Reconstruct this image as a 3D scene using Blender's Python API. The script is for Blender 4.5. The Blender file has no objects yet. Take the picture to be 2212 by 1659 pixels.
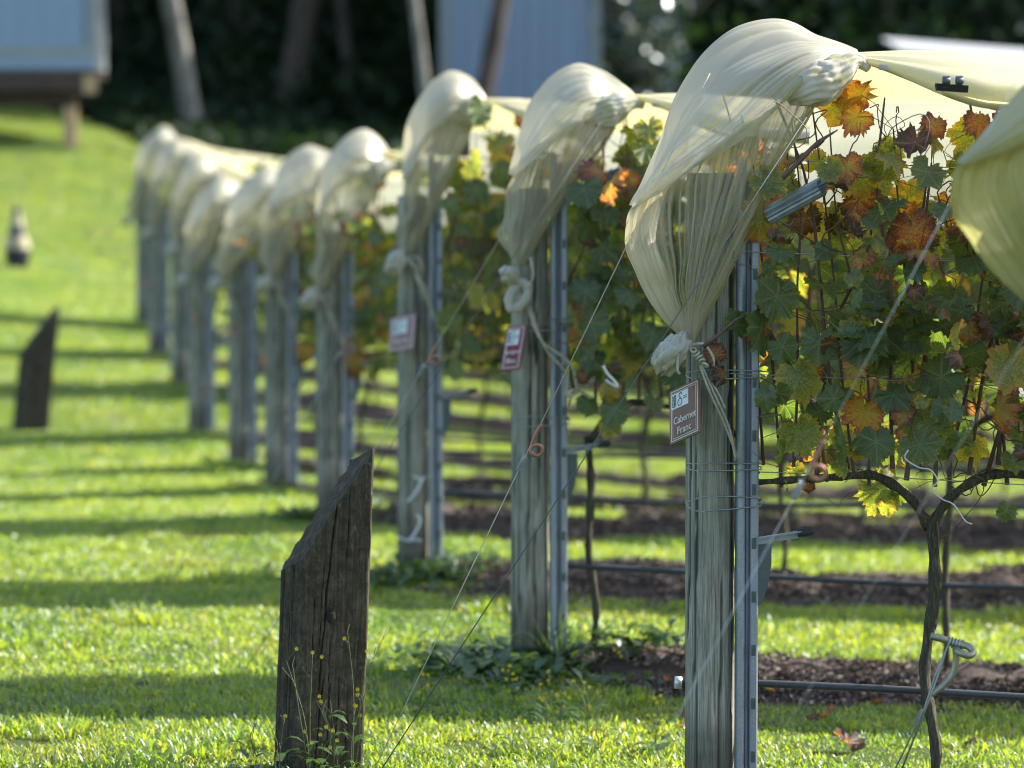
import bpy, math, random
import numpy as np
from mathutils import Vector, Matrix, Euler, noise
PI = math.pi
R = math.radians
scene = bpy.context.scene
C = scene.collection

# ------------------------------------------------------------------ camera, world, sun, exposure
CAMZ = 1.85
PITCH = math.atan(527.5 / 7681)
cd = bpy.data.cameras.new('camera')
cam = bpy.data.objects.new('camera', cd)
C.objects.link(cam)
cam.location = (0, 0, CAMZ)
cam.rotation_euler = (PI / 2 - PITCH, 0, 0)
cd.sensor_width = 36
cd.lens = 125.0
cd.clip_start = 0.2
cd.clip_end = 2000
cd.dof.use_dof = True
cd.dof.focus_distance = 9.75
cd.dof.aperture_fstop = 2.6
scene.camera = cam

SUN = Vector((1.2, 0.54, 1.0)).normalized()
world = bpy.data.worlds.new('World')
scene.world = world
world.use_nodes = True
wn = world.node_tree.nodes
bg = wn['Background']
sky = wn.new('ShaderNodeTexSky')
sky.sky_type = 'NISHITA'
sky.sun_disc = False
sky.sun_elevation = math.asin(SUN.z)
sky.sun_rotation = math.atan2(SUN.x, SUN.y)
sky.air_density = 1.0
sky.dust_density = 1.5
world.node_tree.links.new(sky.outputs[0], bg.inputs[0])
bg.inputs[1].default_value = 0.15
sl = bpy.data.lights.new('sun', 'SUN')
sl.energy = 4.9
sl.angle = R(0.55)
sl.color = (1.0, 0.945, 0.86)
so = bpy.data.objects.new('sun', sl)
C.objects.link(so)
so.rotation_euler = SUN.to_track_quat('Z', 'Y').to_euler()
so.location = (20, 10, 20)
scene.view_settings.view_transform = 'Standard'
scene.view_settings.look = 'None'
scene.view_settings.gamma = 1
scene.view_settings.use_curve_mapping = False
scene.view_settings.exposure = 1.4
scene.cycles.max_bounces = 8
scene.cycles.transparent_max_bounces = 16
scene.cycles.transmission_bounces = 8
scene.cycles.use_adaptive_sampling = True
scene.cycles.pixel_filter_type = 'BLACKMAN_HARRIS'
scene.cycles.filter_width = 1.05

# ------------------------------------------------------------------ pixel -> place helper (2212 x 1659 reading of the photo)
cP, sP = math.cos(PITCH), math.sin(PITCH)
def P(px, py, Y):
    u = (px - 1106) / 7681
    v = (829.5 - py) / 7681
    dx, dy, dz = u, cP + v * sP, -sP + v * cP
    t = Y / dy
    return Vector((dx * t, Y, CAMZ + dz * t))

# ------------------------------------------------------------------ material helpers
def new_mat(name):
    m = bpy.data.materials.new(name)
    m.use_nodes = True
    nt = m.node_tree
    nt.nodes.clear()
    return m, nt
class N:
    def __init__(s, nt): s.nt = nt
    def n(s, t, **k):
        x = s.nt.nodes.new(t)
        for a, b in k.items(): setattr(x, a, b)
        return x
    def l(s, a, b): s.nt.links.new(a, b)
    def sock(s, inp, v):
        if isinstance(v, bpy.types.NodeSocket): s.l(v, inp)
        else: inp.default_value = v
    def math(s, op, a, b=0.0, clamp=False):
        x = s.n('ShaderNodeMath', operation=op, use_clamp=clamp)
        s.sock(x.inputs[0], a); s.sock(x.inputs[1], b)
        return x.outputs[0]
    def mix(s, f, a, b, bt='MIX'):
        x = s.n('ShaderNodeMix', data_type='RGBA', blend_type=bt)
        s.sock(x.inputs[0], f)
        s.sock(x.inputs[6], a if isinstance(a, bpy.types.NodeSocket) else (*a, 1))
        s.sock(x.inputs[7], b if isinstance(b, bpy.types.NodeSocket) else (*b, 1))
        return x.outputs[2]
    def noise(s, vec=None, scale=5, detail=4, rough=.55, dist=0.0):
        x = s.n('ShaderNodeTexNoise')
        x.inputs['Scale'].default_value = scale
        x.inputs['Detail'].default_value = detail
        x.inputs['Roughness'].default_value = rough
        x.inputs['Distortion'].default_value = dist
        if vec is not None: s.l(vec, x.inputs['Vector'])
        return x.outputs[0]
    def ramp(s, f, stops):
        x = s.n('ShaderNodeValToRGB')
        e = x.color_ramp.elements
        while len(e) > 1: e.remove(e[-1])
        e[0].position = stops[0][0]; e[0].color = (*stops[0][1], 1)
        for p, c in stops[1:]:
            q = e.new(p); q.color = (*c, 1)
        s.l(f, x.inputs[0])
        return x.outputs[0]
    def obj(s): return s.n('ShaderNodeTexCoord').outputs['Object']
    def mapping(s, vec, scale=(1, 1, 1), loc=(0, 0, 0)):
        x = s.n('ShaderNodeMapping')
        x.inputs['Scale'].default_value = scale
        x.inputs['Location'].default_value = loc
        s.l(vec, x.inputs['Vector'])
        return x.outputs[0]
    def attr(s, name):
        return s.n('ShaderNodeAttribute', attribute_name=name)
    def bump(s, h, strength=.3, dist=.01):
        x = s.n('ShaderNodeBump')
        x.inputs['Strength'].default_value = strength
        x.inputs['Distance'].default_value = dist
        s.l(h, x.inputs['Height'])
        return x.outputs[0]
    def prin(s, col, rough=.7, metal=0.0, normal=None, spec=.5):
        x = s.n('ShaderNodeBsdfPrincipled')
        s.sock(x.inputs['Base Color'], col if isinstance(col, bpy.types.NodeSocket) else (*col, 1))
        s.sock(x.inputs['Roughness'], rough)
        s.sock(x.inputs['Metallic'], metal)
        x.inputs['Specular IOR Level'].default_value = spec
        if normal is not None: s.l(normal, x.inputs['Normal'])
        return x.outputs[0]
    def mixs(s, f, a, b):
        x = s.n('ShaderNodeMixShader')
        s.sock(x.inputs[0], f); s.l(a, x.inputs[1]); s.l(b, x.inputs[2])
        return x.outputs[0]
    def out(s, sh):
        o = s.n('ShaderNodeOutputMaterial'); s.l(sh, o.inputs['Surface'])

def simple(name, col, rough=.7, metal=0., scale=30, amt=.35, bump=.2, stretch=(1, 1, 1), spec=.5):
    m, nt = new_mat(name); g = N(nt)
    v = g.mapping(g.obj(), stretch)
    n1 = g.noise(v, scale, 6, .65)
    n2 = g.noise(v, scale * .15, 3)
    k = g.math('ADD', g.math('MULTIPLY', n1, .6), g.math('MULTIPLY', n2, .4))
    dark = tuple(c * (1 - amt) for c in col); light = tuple(min(1, c * (1 + amt)) for c in col)
    c = g.ramp(k, [(.3, dark), (.7, light)])
    g.out(g.prin(c, rough, metal, g.bump(n1, bump, .004), spec))
    return m

def leafy(name, trans=.45, rough=.45, spec_f=.06, colfn=None):
    m, nt = new_mat(name); g = N(nt)
    col, tcol, nrm = colfn(g)
    d = g.n('ShaderNodeBsdfDiffuse'); g.l(col, d.inputs[0])
    t = g.n('ShaderNodeBsdfTranslucent'); g.l(tcol, t.inputs[0])
    gl = g.n('ShaderNodeBsdfGlossy'); gl.inputs['Roughness'].default_value = rough
    gl.inputs['Color'].default_value = (.9, .95, 1, 1)
    if nrm is not None:
        g.l(nrm, d.inputs['Normal']); g.l(nrm, gl.inputs['Normal'])
    g.out(g.mixs(spec_f, g.mixs(trans, d.outputs[0], t.outputs[0]), gl.outputs[0]))
    return m

M = {}
# grass
def grass_cols(g):
    a = g.attr('lc').outputs['Color']
    pos = g.n('ShaderNodeNewGeometry').outputs['Position']
    big = g.noise(g.mapping(pos, (.9, .9, 0)), 1.6, 3)
    mid = g.noise(g.mapping(pos, (1, 1, 0)), 9, 3)
    tint = g.ramp(big, [(.33, (.55, .72, .55)), (.5, (.95, .95, .85)), (.68, (1.2, 1.08, .95))])
    c = g.mix(1.0, a, tint, 'MULTIPLY')
    pt = g.noise(g.mapping(pos, (.8, 1.6, 0)), 1.1, 5, .65)
    c = g.mix(g.math('MULTIPLY', g.ramp(pt, [(.56, (0, 0, 0)), (.70, (1, 1, 1))]), .65), c, (.105, .095, .05))
    c = g.mix(g.math('MULTIPLY', mid, .35), c, (.10, .15, .03))
    tc = g.mix(1.0, c, (5.0, 4.1, 1.6), 'MULTIPLY')
    return c, tc, None
M['grass'] = leafy('grass_blade', .5, .42, .06, grass_cols)
# leaf
def leaf_cols(g):
    a = g.attr('lc'); sep = g.n('ShaderNodeSeparateColor'); g.l(a.outputs['Color'], sep.inputs[0])
    aut, rad, seed = sep.outputs[0], sep.outputs[1], sep.outputs[2]
    oc = g.obj()
    off = g.n('ShaderNodeCombineXYZ'); g.l(g.math('MULTIPLY', seed, 37.0), off.inputs[0]); g.l(g.math('MULTIPLY', seed, 11.0), off.inputs[2])
    vadd = g.n('ShaderNodeVectorMath', operation='ADD'); g.l(oc, vadd.inputs[0]); g.l(off.outputs[0], vadd.inputs[1])
    v = vadd.outputs[0]
    n1 = g.noise(v, 28, 5, .65); n2 = g.noise(v, 130, 4, .7); n3 = g.noise(v, 320, 2, .6)
    lp = g.attr('lp').outputs['Vector']; sx = g.n('ShaderNodeSeparateXYZ'); g.l(lp, sx.inputs[0])
    th_ = g.math('DIVIDE', g.math('ARCTAN2', sx.outputs[0], sx.outputs[1]), R(58))
    dd_ = g.math('MULTIPLY', g.math('ABSOLUTE', g.math('SUBTRACT', th_, g.math('ROUND', th_))), R(58))
    ln_ = g.n('ShaderNodeVectorMath', operation='LENGTH'); g.l(lp, ln_.inputs[0])
    vein = g.math('SUBTRACT', 1.0, g.math('DIVIDE', g.math('MULTIPLY', dd_, ln_.outputs['Value']), .035), True)
    k = g.math('ADD', aut, g.math('MULTIPLY', g.math('SUBTRACT', g.math('POWER', rad, 3.0), .22), g.math('ADD', .06, g.math('MULTIPLY', aut, .32))))
    k = g.math('ADD', k, g.math('MULTIPLY', g.math('SUBTRACT', n1, .5), .95))
    k = g.math('ADD', k, g.math('MULTIPLY', g.math('SUBTRACT', n2, .5), .55))
    k = g.math('SUBTRACT', k, g.math('MULTIPLY', vein, .05), True)
    c = g.ramp(k, [(.0, (.040, .070, .022)), (.26, (.075, .105, .024)), (.40, (.15, .17, .032)), (.50, (.29, .24, .04)),
                   (.60, (.33, .15, .045)), (.70, (.24, .075, .040)), (.82, (.11, .045, .03)), (1.0, (.05, .032, .025))])
    spots = g.math('GREATER_THAN', g.math('ADD', n3, g.math('MULTIPLY', aut, .12)), .68)
    c = g.mix(g.math('MULTIPLY', spots, .65), c, (.06, .025, .02))
    c = g.mix(g.math('MULTIPLY', vein, .55), c, (.17, .18, .08))
    tc = g.mix(1.0, c, (3.9, 3.7, 1.3), 'MULTIPLY')
    return c, tc, g.bump(g.math('ADD', n2, g.math('MULTIPLY', vein, -.35)), .5, .003)
M['leaf'] = leafy('vine_leaf', .42, .48, .04, leaf_cols)

# plastic film
def film(name, alpha, warm, stain_amt=1.0):
    m, nt = new_mat(name); g = N(nt)
    oc = g.obj()
    st = g.attr('stain').outputs['Fac']
    n1 = g.noise(oc, 7, 5, .6); n2 = g.noise(oc, 60, 5, .7)
    weave = g.noise(g.mapping(oc, (400, 400, 60)), 1, 2)
    k = g.math('MULTIPLY', st, g.math('ADD', .35, g.math('MULTIPLY', n2, 1.2)))
    k = g.math('MULTIPLY', k, stain_amt, True)
    base = g.mix(g.math('MULTIPLY', n1, .5), warm, tuple(c * .86 for c in warm))
    col = g.mix(k, base, (.30, .29, .07))
    spk = g.math('GREATER_THAN', n2, .73)
    col = g.mix(g.math('MULTIPLY', spk, .35), col, (.25, .22, .12))
    nrm = g.bump(g.math('ADD', n2, g.math('MULTIPLY', weave, .5)), .22, .003)
    d = g.n('ShaderNodeBsdfDiffuse'); g.l(col, d.inputs[0]); g.l(nrm, d.inputs['Normal'])
    tcol = g.mix(1.0, col, (1.0, .98, .86), 'MULTIPLY')
    t = g.n('ShaderNodeBsdfTranslucent'); g.l(tcol, t.inputs[0]); g.l(nrm, t.inputs['Normal'])
    gl = g.n('ShaderNodeBsdfGlossy'); gl.inputs['Roughness'].default_value = .5; g.l(nrm, gl.inputs['Normal'])
    fr = g.n('ShaderNodeFresnel'); fr.inputs[0].default_value = 1.4; g.l(nrm, fr.inputs['Normal'])
    tr = g.n('ShaderNodeBsdfTransparent')
    body = g.mixs(.46, d.outputs[0], t.outputs[0])
    lw = g.n('ShaderNodeLayerWeight'); lw.inputs[0].default_value = .35
    dn = g.attr('thin').outputs['Fac']
    al = g.math('MULTIPLY', g.math('SUBTRACT', 1.0, lw.outputs['Facing']), g.math('ADD', alpha, g.math('MULTIPLY', dn, .75)))
    al = g.math('MULTIPLY', al, g.math('SUBTRACT', 1.0, k))
    body = g.mixs(al, body, tr.outputs[0])
    g.out(g.mixs(g.math('MULTIPLY', fr.outputs[0], .16), body, gl.outputs[0]))
    return m
M['film'] = film('clouded_film', .18, (.54, .50, .345))
M['film_top'] = film('roof_film', .03, (.82, .75, .42), .3)
M['film_side'] = film('side_film', .04, (.55, .57, .50), .3)
M['film_ball'] = film('bunched_film', .0, (.70, .68, .60), .9)
M['film_old'] = film('algae_film', .04, (.46, .45, .20), 1.2)

# wood post
def wood_post():
    m, nt = new_mat('weathered_post_wood'); g = N(nt)
    oc = g.obj()
    v = g.mapping(oc, (1, 1, .035))
    n1 = g.noise(v, 110, 8, .75, .6); n2 = g.noise(v, 35, 5, .6); n3 = g.noise(oc, 4, 4)
    groove = g.attr('groove').outputs['Fac']
    c = g.ramp(n1, [(.28, (.06, .062, .052)), (.42, (.24, .235, .18)), (.56, (.40, .39, .31)), (.74, (.58, .55, .46))])
    c = g.mix(g.math('MULTIPLY', g.ramp(n3, [(.42, (0, 0, 0)), (.62, (1, 1, 1))]), .45), c, (.14, .18, .135))
    c = g.mix(g.math('MULTIPLY', g.ramp(n2, [(.52, (0, 0, 0)), (.68, (1, 1, 1))]), .5), c, (.13, .105, .075))
    zz = g.n('ShaderNodeSeparateXYZ'); g.l(oc, zz.inputs[0])
    mud = g.math('SUBTRACT', 1.0, g.math('DIVIDE', g.math('SUBTRACT', zz.outputs[2], g.math('MULTIPLY', n3, .35)), .22), True)
    c = g.mix(g.math('MULTIPLY', mud, .6), c, (.075, .06, .042))
    kn = g.n('ShaderNodeTexVoronoi'); kn.inputs['Scale'].default_value = 5.5; g.l(g.mapping(oc, (1, 1, .45)), kn.inputs['Vector'])
    c = g.mix(g.math('SUBTRACT', 1.0, g.math('DIVIDE', kn.outputs['Distance'], .085), True), c, (.035, .03, .024))
    c = g.mix(groove, c, (.012, .012, .01))
    fg = g.noise(g.mapping(oc, (1, 1, .02)), 260, 4, .8)
    c = g.mix(g.math('MULTIPLY', g.ramp(fg, [(.38, (1, 1, 1)), (.5, (0, 0, 0))]), .55), c, (.05, .05, .04))
    g.out(g.prin(c, .85, 0, g.bump(g.math('ADD', n1, fg), .9, .004), .25))
    return m
M['post'] = wood_post()
def stub_wood():
    m, nt = new_mat('dark_sleeper_wood'); g = N(nt)
    oc = g.obj()
    v = g.mapping(oc, (1, 1, .06))
    n1 = g.noise(v, 75, 8, .75, .4); n2 = g.noise(oc, 6, 5, .6); saw = g.noise(g.mapping(oc, (.25, .25, 2.4)), 120, 3, .6)
    groove = g.attr('groove').outputs['Fac']
    c = g.ramp(n1, [(.3, (.022, .018, .013)), (.5, (.11, .090, .062)), (.66, (.19, .16, .115)), (.85, (.36, .32, .25))])
    c = g.mix(g.math('MULTIPLY', g.ramp(n2, [(.45, (0, 0, 0)), (.65, (1, 1, 1))]), .5), c, (.052, .060, .022))
    n4 = g.noise(oc, 26, 7, .7, .8); n5 = g.noise(g.mapping(oc, (1, 1, .35)), 60, 6, .75, 1.2)
    c = g.mix(g.ramp(n4, [(.40, (.75, .75, .75)), (.60, (.15, .15, .15))]), c, (.030, .024, .018))
    c = g.mix(g.math('MULTIPLY', g.ramp(n5, [(.56, (0, 0, 0)), (.72, (1, 1, 1))]), .7), c, (.26, .235, .18))
    c = g.mix(g.math('MULTIPLY', saw, .30), c, (.03, .022, .016))
    c = g.mix(groove, c, (.004, .004, .004))
    g.out(g.prin(c, .9, 0, g.bump(g.math('ADD', n1, g.math('ADD', n5, g.math('MULTIPLY', saw, .5))), .8, .005), .2))
    return m
M['stub'] = stub_wood()
def galv():
    m, nt = new_mat('galvanised_steel'); g = N(nt)
    oc = g.obj()
    n1 = g.noise(oc, 160, 5, .7); n2 = g.noise(g.mapping(oc, (1, 1, .1)), 30, 4)
    k = g.math('ADD', g.math('MULTIPLY', n1, .55), g.math('MULTIPLY', n2, .45))
    c = g.ramp(k, [(.3, (.17, .20, .23)), (.7, (.37, .41, .46))])
    g.out(g.prin(c, .48, .55, g.bump(n1, .15, .001)))
    return m
M['galv'] = galv()
M['galv_dark'] = simple('dull_green_steel', (.085, .11, .11), .55, .4, 60, .3)
M['wire'] = simple('steel_wire', (.30, .33, .33), .4, .7, 80, .2)
M['wire_bright'] = simple('bright_wire', (.60, .62, .60), .35, .5, 80, .15)
M['rust'] = simple('rusty_copper', (.30, .15, .09), .5, .45, 90, .35)
M['olive_metal'] = simple('tarnished_rod', (.26, .27, .20), .4, .6, 70, .3)
M['pipe'] = simple('black_poly_pipe', (.035, .042, .048), .42, 0, 90, .3, .1)
M['rope'] = simple('tan_rope', (.42, .40, .30), .85, 0, 260, .35, .6)
def vbark():
    m, nt = new_mat('vine_bark'); g = N(nt); oc = g.obj()
    n1 = g.noise(g.mapping(oc, (1, 1, .12)), 190, 7, .75, .5); n2 = g.noise(oc, 14, 4)
    c = g.ramp(n1, [(.32, (.018, .015, .012)), (.5, (.075, .066, .048)), (.66, (.16, .15, .12)), (.82, (.28, .27, .23))])
    c = g.mix(g.math('MULTIPLY', g.ramp(n2, [(.45, (0, 0, 0)), (.62, (1, 1, 1))]), .4), c, (.085, .10, .05))
    g.out(g.prin(c, .95, 0, g.bump(n1, 1.0, .006), .15)); return m
M['bark'] = vbark()
M['cane'] = simple('vine_cane', (.10, .055, .04), .6, 0, 60, .45, .3, (1, 1, .2))
M['petiole'] = simple('petiole', (.22, .17, .06), .6, 0, 60, .4, .2)
M['clip'] = simple('black_clip', (.012, .014, .012), .45, .2, 60, .3)
M['rubber'] = simple('dark_end', (.02, .024, .024), .7, 0, 60, .3)
def soil():
    m, nt = new_mat('lawn_ground'); g = N(nt)
    pos = g.n('ShaderNodeNewGeometry').outputs['Position']
    mu = g.attr('mulch').outputs['Fac']
    n1 = g.noise(pos, 3, 5); n2 = g.noise(pos, 60, 6, .7); n3 = g.noise(pos, 14, 5, .7)
    turf = g.ramp(n2, [(.3, (.030, .045, .012)), (.55, (.06, .09, .02)), (.75, (.11, .13, .04))])
    mul = g.ramp(g.math('ADD', g.math('MULTIPLY', n2, .6), g.math('MULTIPLY', n3, .4)), [(.35, (.028, .02, .016)), (.5, (.085, .063, .052)), (.65, (.16, .125, .105)), (.8, (.30, .25, .22))])
    c = g.mix(mu, turf, mul)
    g.out(g.prin(c, .95, 0, g.bump(n2, .8, .02), .2))
    return m
M['ground'] = soil()
def chips():
    m, nt = new_mat('mulch_chip'); g = N(nt)
    a = g.attr('lc').outputs['Color']
    g.out(g.prin(a, .9, 0, None, .3))
    return m
M['chip'] = chips()

# ------------------------------------------------------------------ mesh helpers
def to_obj(name, me, mat=None, parent=None, loc=None, smooth=True):
    o = bpy.data.objects.new(name, me)
    C.objects.link(o)
    if mat is not None and not me.materials: me.materials.append(mat)
    if parent is not None: o.parent = parent
    if loc is not None: o.location = loc
    return o
def mesh(name, V, F, mat=None, smooth=True):
    me = bpy.data.meshes.new(name)
    me.from_pydata([tuple(v) for v in V], [], F)
    if smooth: me.polygons.foreach_set('use_smooth', [True] * len(F))
    if mat is not None: me.materials.append(mat)
    me.update()
    return me
def tag(o, label, cat, group=None, kind=None):
    o['label'] = label; o['category'] = cat
    if group: o['group'] = group
    if kind: o['kind'] = kind
    return o
def empty(name, loc, rz=0):
    o = bpy.data.objects.new(name, None); C.objects.link(o)
    o.location = loc; o.rotation_euler = (0, 0, rz); o.empty_display_size = .1
    return o

class MB:
    def __init__(s): s.V = []; s.F = []; s.A = []
    def quadgrid(s, pts, closed_u=False):
        nv, nu = len(pts), len(pts[0]); b = len(s.V)
        for r_ in pts:
            for p in r_: s.V.append(tuple(p))
        for i in range(nv - 1):
            for j in range(nu if closed_u else nu - 1):
                k = (j + 1) % nu
                s.F.append((b + i * nu + j, b + i * nu + k, b + (i + 1) * nu + k, b + (i + 1) * nu + j))
    def tube(s, pts, r, seg=8, cap=True, closed=False):
        pts = [Vector(p) for p in pts]
        n = len(pts)
        rs = r if isinstance(r, (list, tuple)) else [r] * n
        up = Vector((0, 0, 1)); rings = []
        t0 = (pts[1] - pts[0]).normalized()
        a = t0.cross(up)
        if a.length < .1: a = t0.cross(Vector((1, 0, 0)))
        a.normalize()
        for i, p in enumerate(pts):
            t = (pts[min(i + 1, n - 1)] - pts[max(i - 1, 0)])
            if t.length < 1e-9: t = t0
            t.normalize()
            a = (a - t * a.dot(t))
            if a.length < 1e-6: a = t.orthogonal()
            a.normalize(); b = t.cross(a)
            rings.append([p + (a * math.cos(2 * PI * k / seg) + b * math.sin(2 * PI * k / seg)) * rs[i] for k in range(seg)])
        base = len(s.V)
        s.quadgrid(rings, True)
        if cap:
            s.F.append(tuple(base + k for k in range(seg))[::-1])
            s.F.append(tuple(base + (n - 1) * seg + k for k in range(seg)))
    def box(s, lo, hi, rot=None, off=None):
        b = len(s.V)
        for z in (lo[2], hi[2]):
            for y in (lo[1], hi[1]):
                for x in (lo[0], hi[0]):
                    v = Vector((x, y, z))
                    if rot is not None: v = rot @ v
                    if off is not None: v = v + Vector(off)
                    s.V.append(tuple(v))
        for f in ((0, 2, 3, 1), (4, 5, 7, 6), (0, 1, 5, 4), (2, 6, 7, 3), (0, 4, 6, 2), (1, 3, 7, 5)):
            s.F.append(tuple(b + i for i in f))
    def extrude(s, poly, z0, z1, close=True):
        b = len(s.V); n = len(poly)
        for z in (z0, z1):
            for x, y in poly: s.V.append((x, y, z))
        for i in range(n if close else n - 1):
            j = (i + 1) % n
            s.F.append((b + i, b + j, b + n + j, b + n + i))
        if close:
            s.F.append(tuple(range(b + n - 1, b - 1, -1))); s.F.append(tuple(range(b + n, b + 2 * n)))
    def lathe(s, prof, seg=20, c=(0, 0)):
        s.quadgrid([[(c[0] + r_ * math.cos(2 * PI * k / seg), c[1] + r_ * math.sin(2 * PI * k / seg), z) for k in range(seg)] for r_, z in prof], True)
    def mesh(s, name, mat, smooth=True): return mesh(name, s.V, s.F, mat, smooth)
    def build(s, name, mat, parent=None, loc=None, smooth=True):
        return to_obj(name, s.mesh(name, mat, smooth), mat, parent, loc)

def fattr(me, name, vals):
    a = me.attributes.new(name, 'FLOAT', 'POINT'); a.data.foreach_set('value', np.asarray(vals, dtype=np.float32))
def vattr(me, name, vals):
    a = me.attributes.new(name, 'FLOAT_VECTOR', 'POINT'); a.data.foreach_set('vector', np.asarray(vals, dtype=np.float32).ravel())
def cattr(me, name, cols):
    a = me.color_attributes.new(name, 'FLOAT_COLOR', 'POINT')
    c = np.ones((len(cols), 4), dtype=np.float32); c[:, :3] = cols
    a.data.foreach_set('color', c.ravel())

def catmull(pts, n):
    pts = [np.array(p, float) for p in pts]
    q = [2 * pts[0] - pts[1]] + pts + [2 * pts[-1] - pts[-2]]
    L = np.concatenate([[0], np.cumsum([np.linalg.norm(pts[i + 1] - pts[i]) for i in range(len(pts) - 1)])])
    out = []
    for t in np.linspace(0, L[-1], n):
        i = min(int(np.searchsorted(L, t, side='right') - 1), len(pts) - 2); i = max(i, 0)
        u = (t - L[i]) / (L[i + 1] - L[i])
        a, b, c, d = q[i], q[i + 1], q[i + 2], q[i + 3]
        out.append(.5 * ((2 * b) + (c - a) * u + (2 * a - 5 * b + 4 * c - d) * u * u + (3 * b - a - 3 * c + d) * u ** 3))
    return np.array(out)
def loft(guides, nu, nv):
    """guides: curves; -> array [nu across][nv along]"""
    G = np.array([catmull(g, nv) for g in guides])
    out = np.zeros((nu, nv, 3))
    for j in range(nv): out[:, j] = catmull_uniform(G[:, j], nu)
    return out
def catmull_uniform(pts, n):
    q = np.vstack([2 * pts[0] - pts[1], pts, 2 * pts[-1] - pts[-2]])
    out = []
    m = len(pts) - 1
    for t in np.linspace(0, m, n):
        i = min(int(t), m - 1); u = t - i
        a, b, c, d = q[i], q[i + 1], q[i + 2], q[i + 3]
        out.append(.5 * ((2 * b) + (c - a) * u + (2 * a - 5 * b + 4 * c - d) * u * u + (3 * b - a - 3 * c + d) * u ** 3))
    return np.array(out)

# ------------------------------------------------------------------ terrain
# rows: (post x in the photo, distance Y, ground level, hood shape, peak z, gather z)
ROWS = [
    (2292, 7.60, .00, 1, 2.28, 1.46),
    (1530, 9.64, .00, 1, None, None),
    (1145, 12.44, .00, 2, None, None),
    (892, 15.24, -.01, 2, 2.13, 1.36),
    (712, 18.04, -.06, 2, 1.89, 1.08),
    (597, 20.84, -.20, 2, 1.82, 1.04),
    (515, 23.64, -.33, 2, 1.66, .92),
    (427, 26.44, -.33, 2, 1.56, .84),
    (388, 29.24, -.16, 2, 1.73, .98),
    (337, 32.04, -.07, 2, 1.87, 1.05),
    (310, 34.84, .05, 2, 1.97, 1.10),
]
RX = [ (r[0] - 1106) / (7681 / (r[1] * .998 + .127)) for r in ROWS ]
RY = [ r[1] for r in ROWS ]
RZ = [ r[2] for r in ROWS ]
_ay = np.array([0, 7.6] + RY[1:] + [38, 42, 46, 50, 55, 60, 75, 110, 300])
_az = np.array([.03, .0] + RZ[1:] + [.08, .25, .75, 1.35, 1.80, 1.95, 4.0, 26, 60])
_ly = np.array([0] + RY + [60, 400]); _lx = np.array([2.4] + RX + [-4.2, -4.2])
_by = np.array([0, 18, 24, 32, 42, 55, 80, 300])
_br = np.array([-.042, -.042, -.10, -.15, -.17, -.10, 0, 0])
_bl = np.array([-.02, .0, .03, -.04, -.16, -.17, 0, 0])
def H(X, Y):
    X = np.asarray(X, float); Y = np.asarray(Y, float)
    t = X - np.interp(Y, _ly, _lx)
    z = np.interp(Y, _ay, _az)
    z = z + np.where(t > 0, np.interp(Y, _by, _br) * 6 * np.tanh(t / 6), np.interp(Y, _by, _bl) * 6 * np.tanh(t / 6))
    z = z + .02 * np.sin(X * .9 + Y * .37) * np.clip((np.abs(t) - .5) / 2, 0, 1)
    return z
rng = np.random.default_rng(7)
_ph = rng.uniform(0, 6.28, (30,))
def wig(a, k):  # cheap smooth 1-d noise
    return .5 * np.sin(a * 1.7 + _ph[k % 30]) + .3 * np.sin(a * 4.1 + _ph[(k + 7) % 30]) + .2 * np.sin(a * 9.3 + _ph[(k + 13) % 30])
def mulch(X, Y):
    X = np.asarray(X, float); Y = np.asarray(Y, float)
    m = np.zeros_like(X * Y)
    for i, (rx, ry) in enumerate(zip(RX, RY)):
        w = (.54 if i < 3 else .78) + .14 * wig(X * 1.3, i)
        c = ry - .10 + .06 * wig(X, i + 3)
        d = np.clip((w - np.abs(Y - c)) / .10, 0, 1) * np.clip((X - rx - .10 - .15 * wig(Y * 3, i)) / .2, 0, 1)
        m = np.maximum(m, d)
    return m
def ground_z(X, Y):
    X = np.asarray(X, float); Y = np.asarray(Y, float)
    z = H(X, Y); m = mulch(X, Y)
    for i, ry in enumerate(RY):
        lump = .06 + .055 * wig(X * 2.6, i + 5) + .02 * wig(X * 9, i + 9)
        z = z + m * np.exp(-((Y - ry + .1) / .24) ** 2) * np.clip(lump, 0, .13)
    return z

xs = np.concatenate([-np.geomspace(250, 5.2, 24), np.arange(-5.0, 6.01, .055), np.geomspace(6.2, 250, 24)])
ys = np.concatenate([[-60, -20, -5, 2, 5, 7], np.arange(8.0, 20, .06), np.arange(20, 40, .1), np.arange(40, 62, .5), np.geomspace(63, 400, 30)])
XX, YY = np.meshgrid(xs, ys)
ZZ = ground_z(XX, YY)
MU = mulch(XX, YY)
fine = (np.abs(XX) < 6) & (YY > 8) & (YY < 36)
ZZ = ZZ + fine * MU * (.012 * np.sin(XX * 61 + 3 * np.sin(YY * 23)) * np.sin(YY * 57 + 2 * np.sin(XX * 31)))
nx, ny = len(xs), len(ys)
V = np.stack([XX.ravel(), YY.ravel(), ZZ.ravel()], 1)
ii = np.arange(ny - 1)[:, None] * nx + np.arange(nx - 1)[None, :]
F = np.stack([ii, ii + 1, ii + nx + 1, ii + nx], -1).reshape(-1, 4)
gm = bpy.data.meshes.new('ground')
gm.from_pydata(V.tolist(), [], F.tolist())
gm.polygons.foreach_set('use_smooth', [True] * len(F))
fattr(gm, 'mulch', MU.ravel())
go = to_obj('ground', gm, M['ground']); go['kind'] = 'structure'

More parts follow.
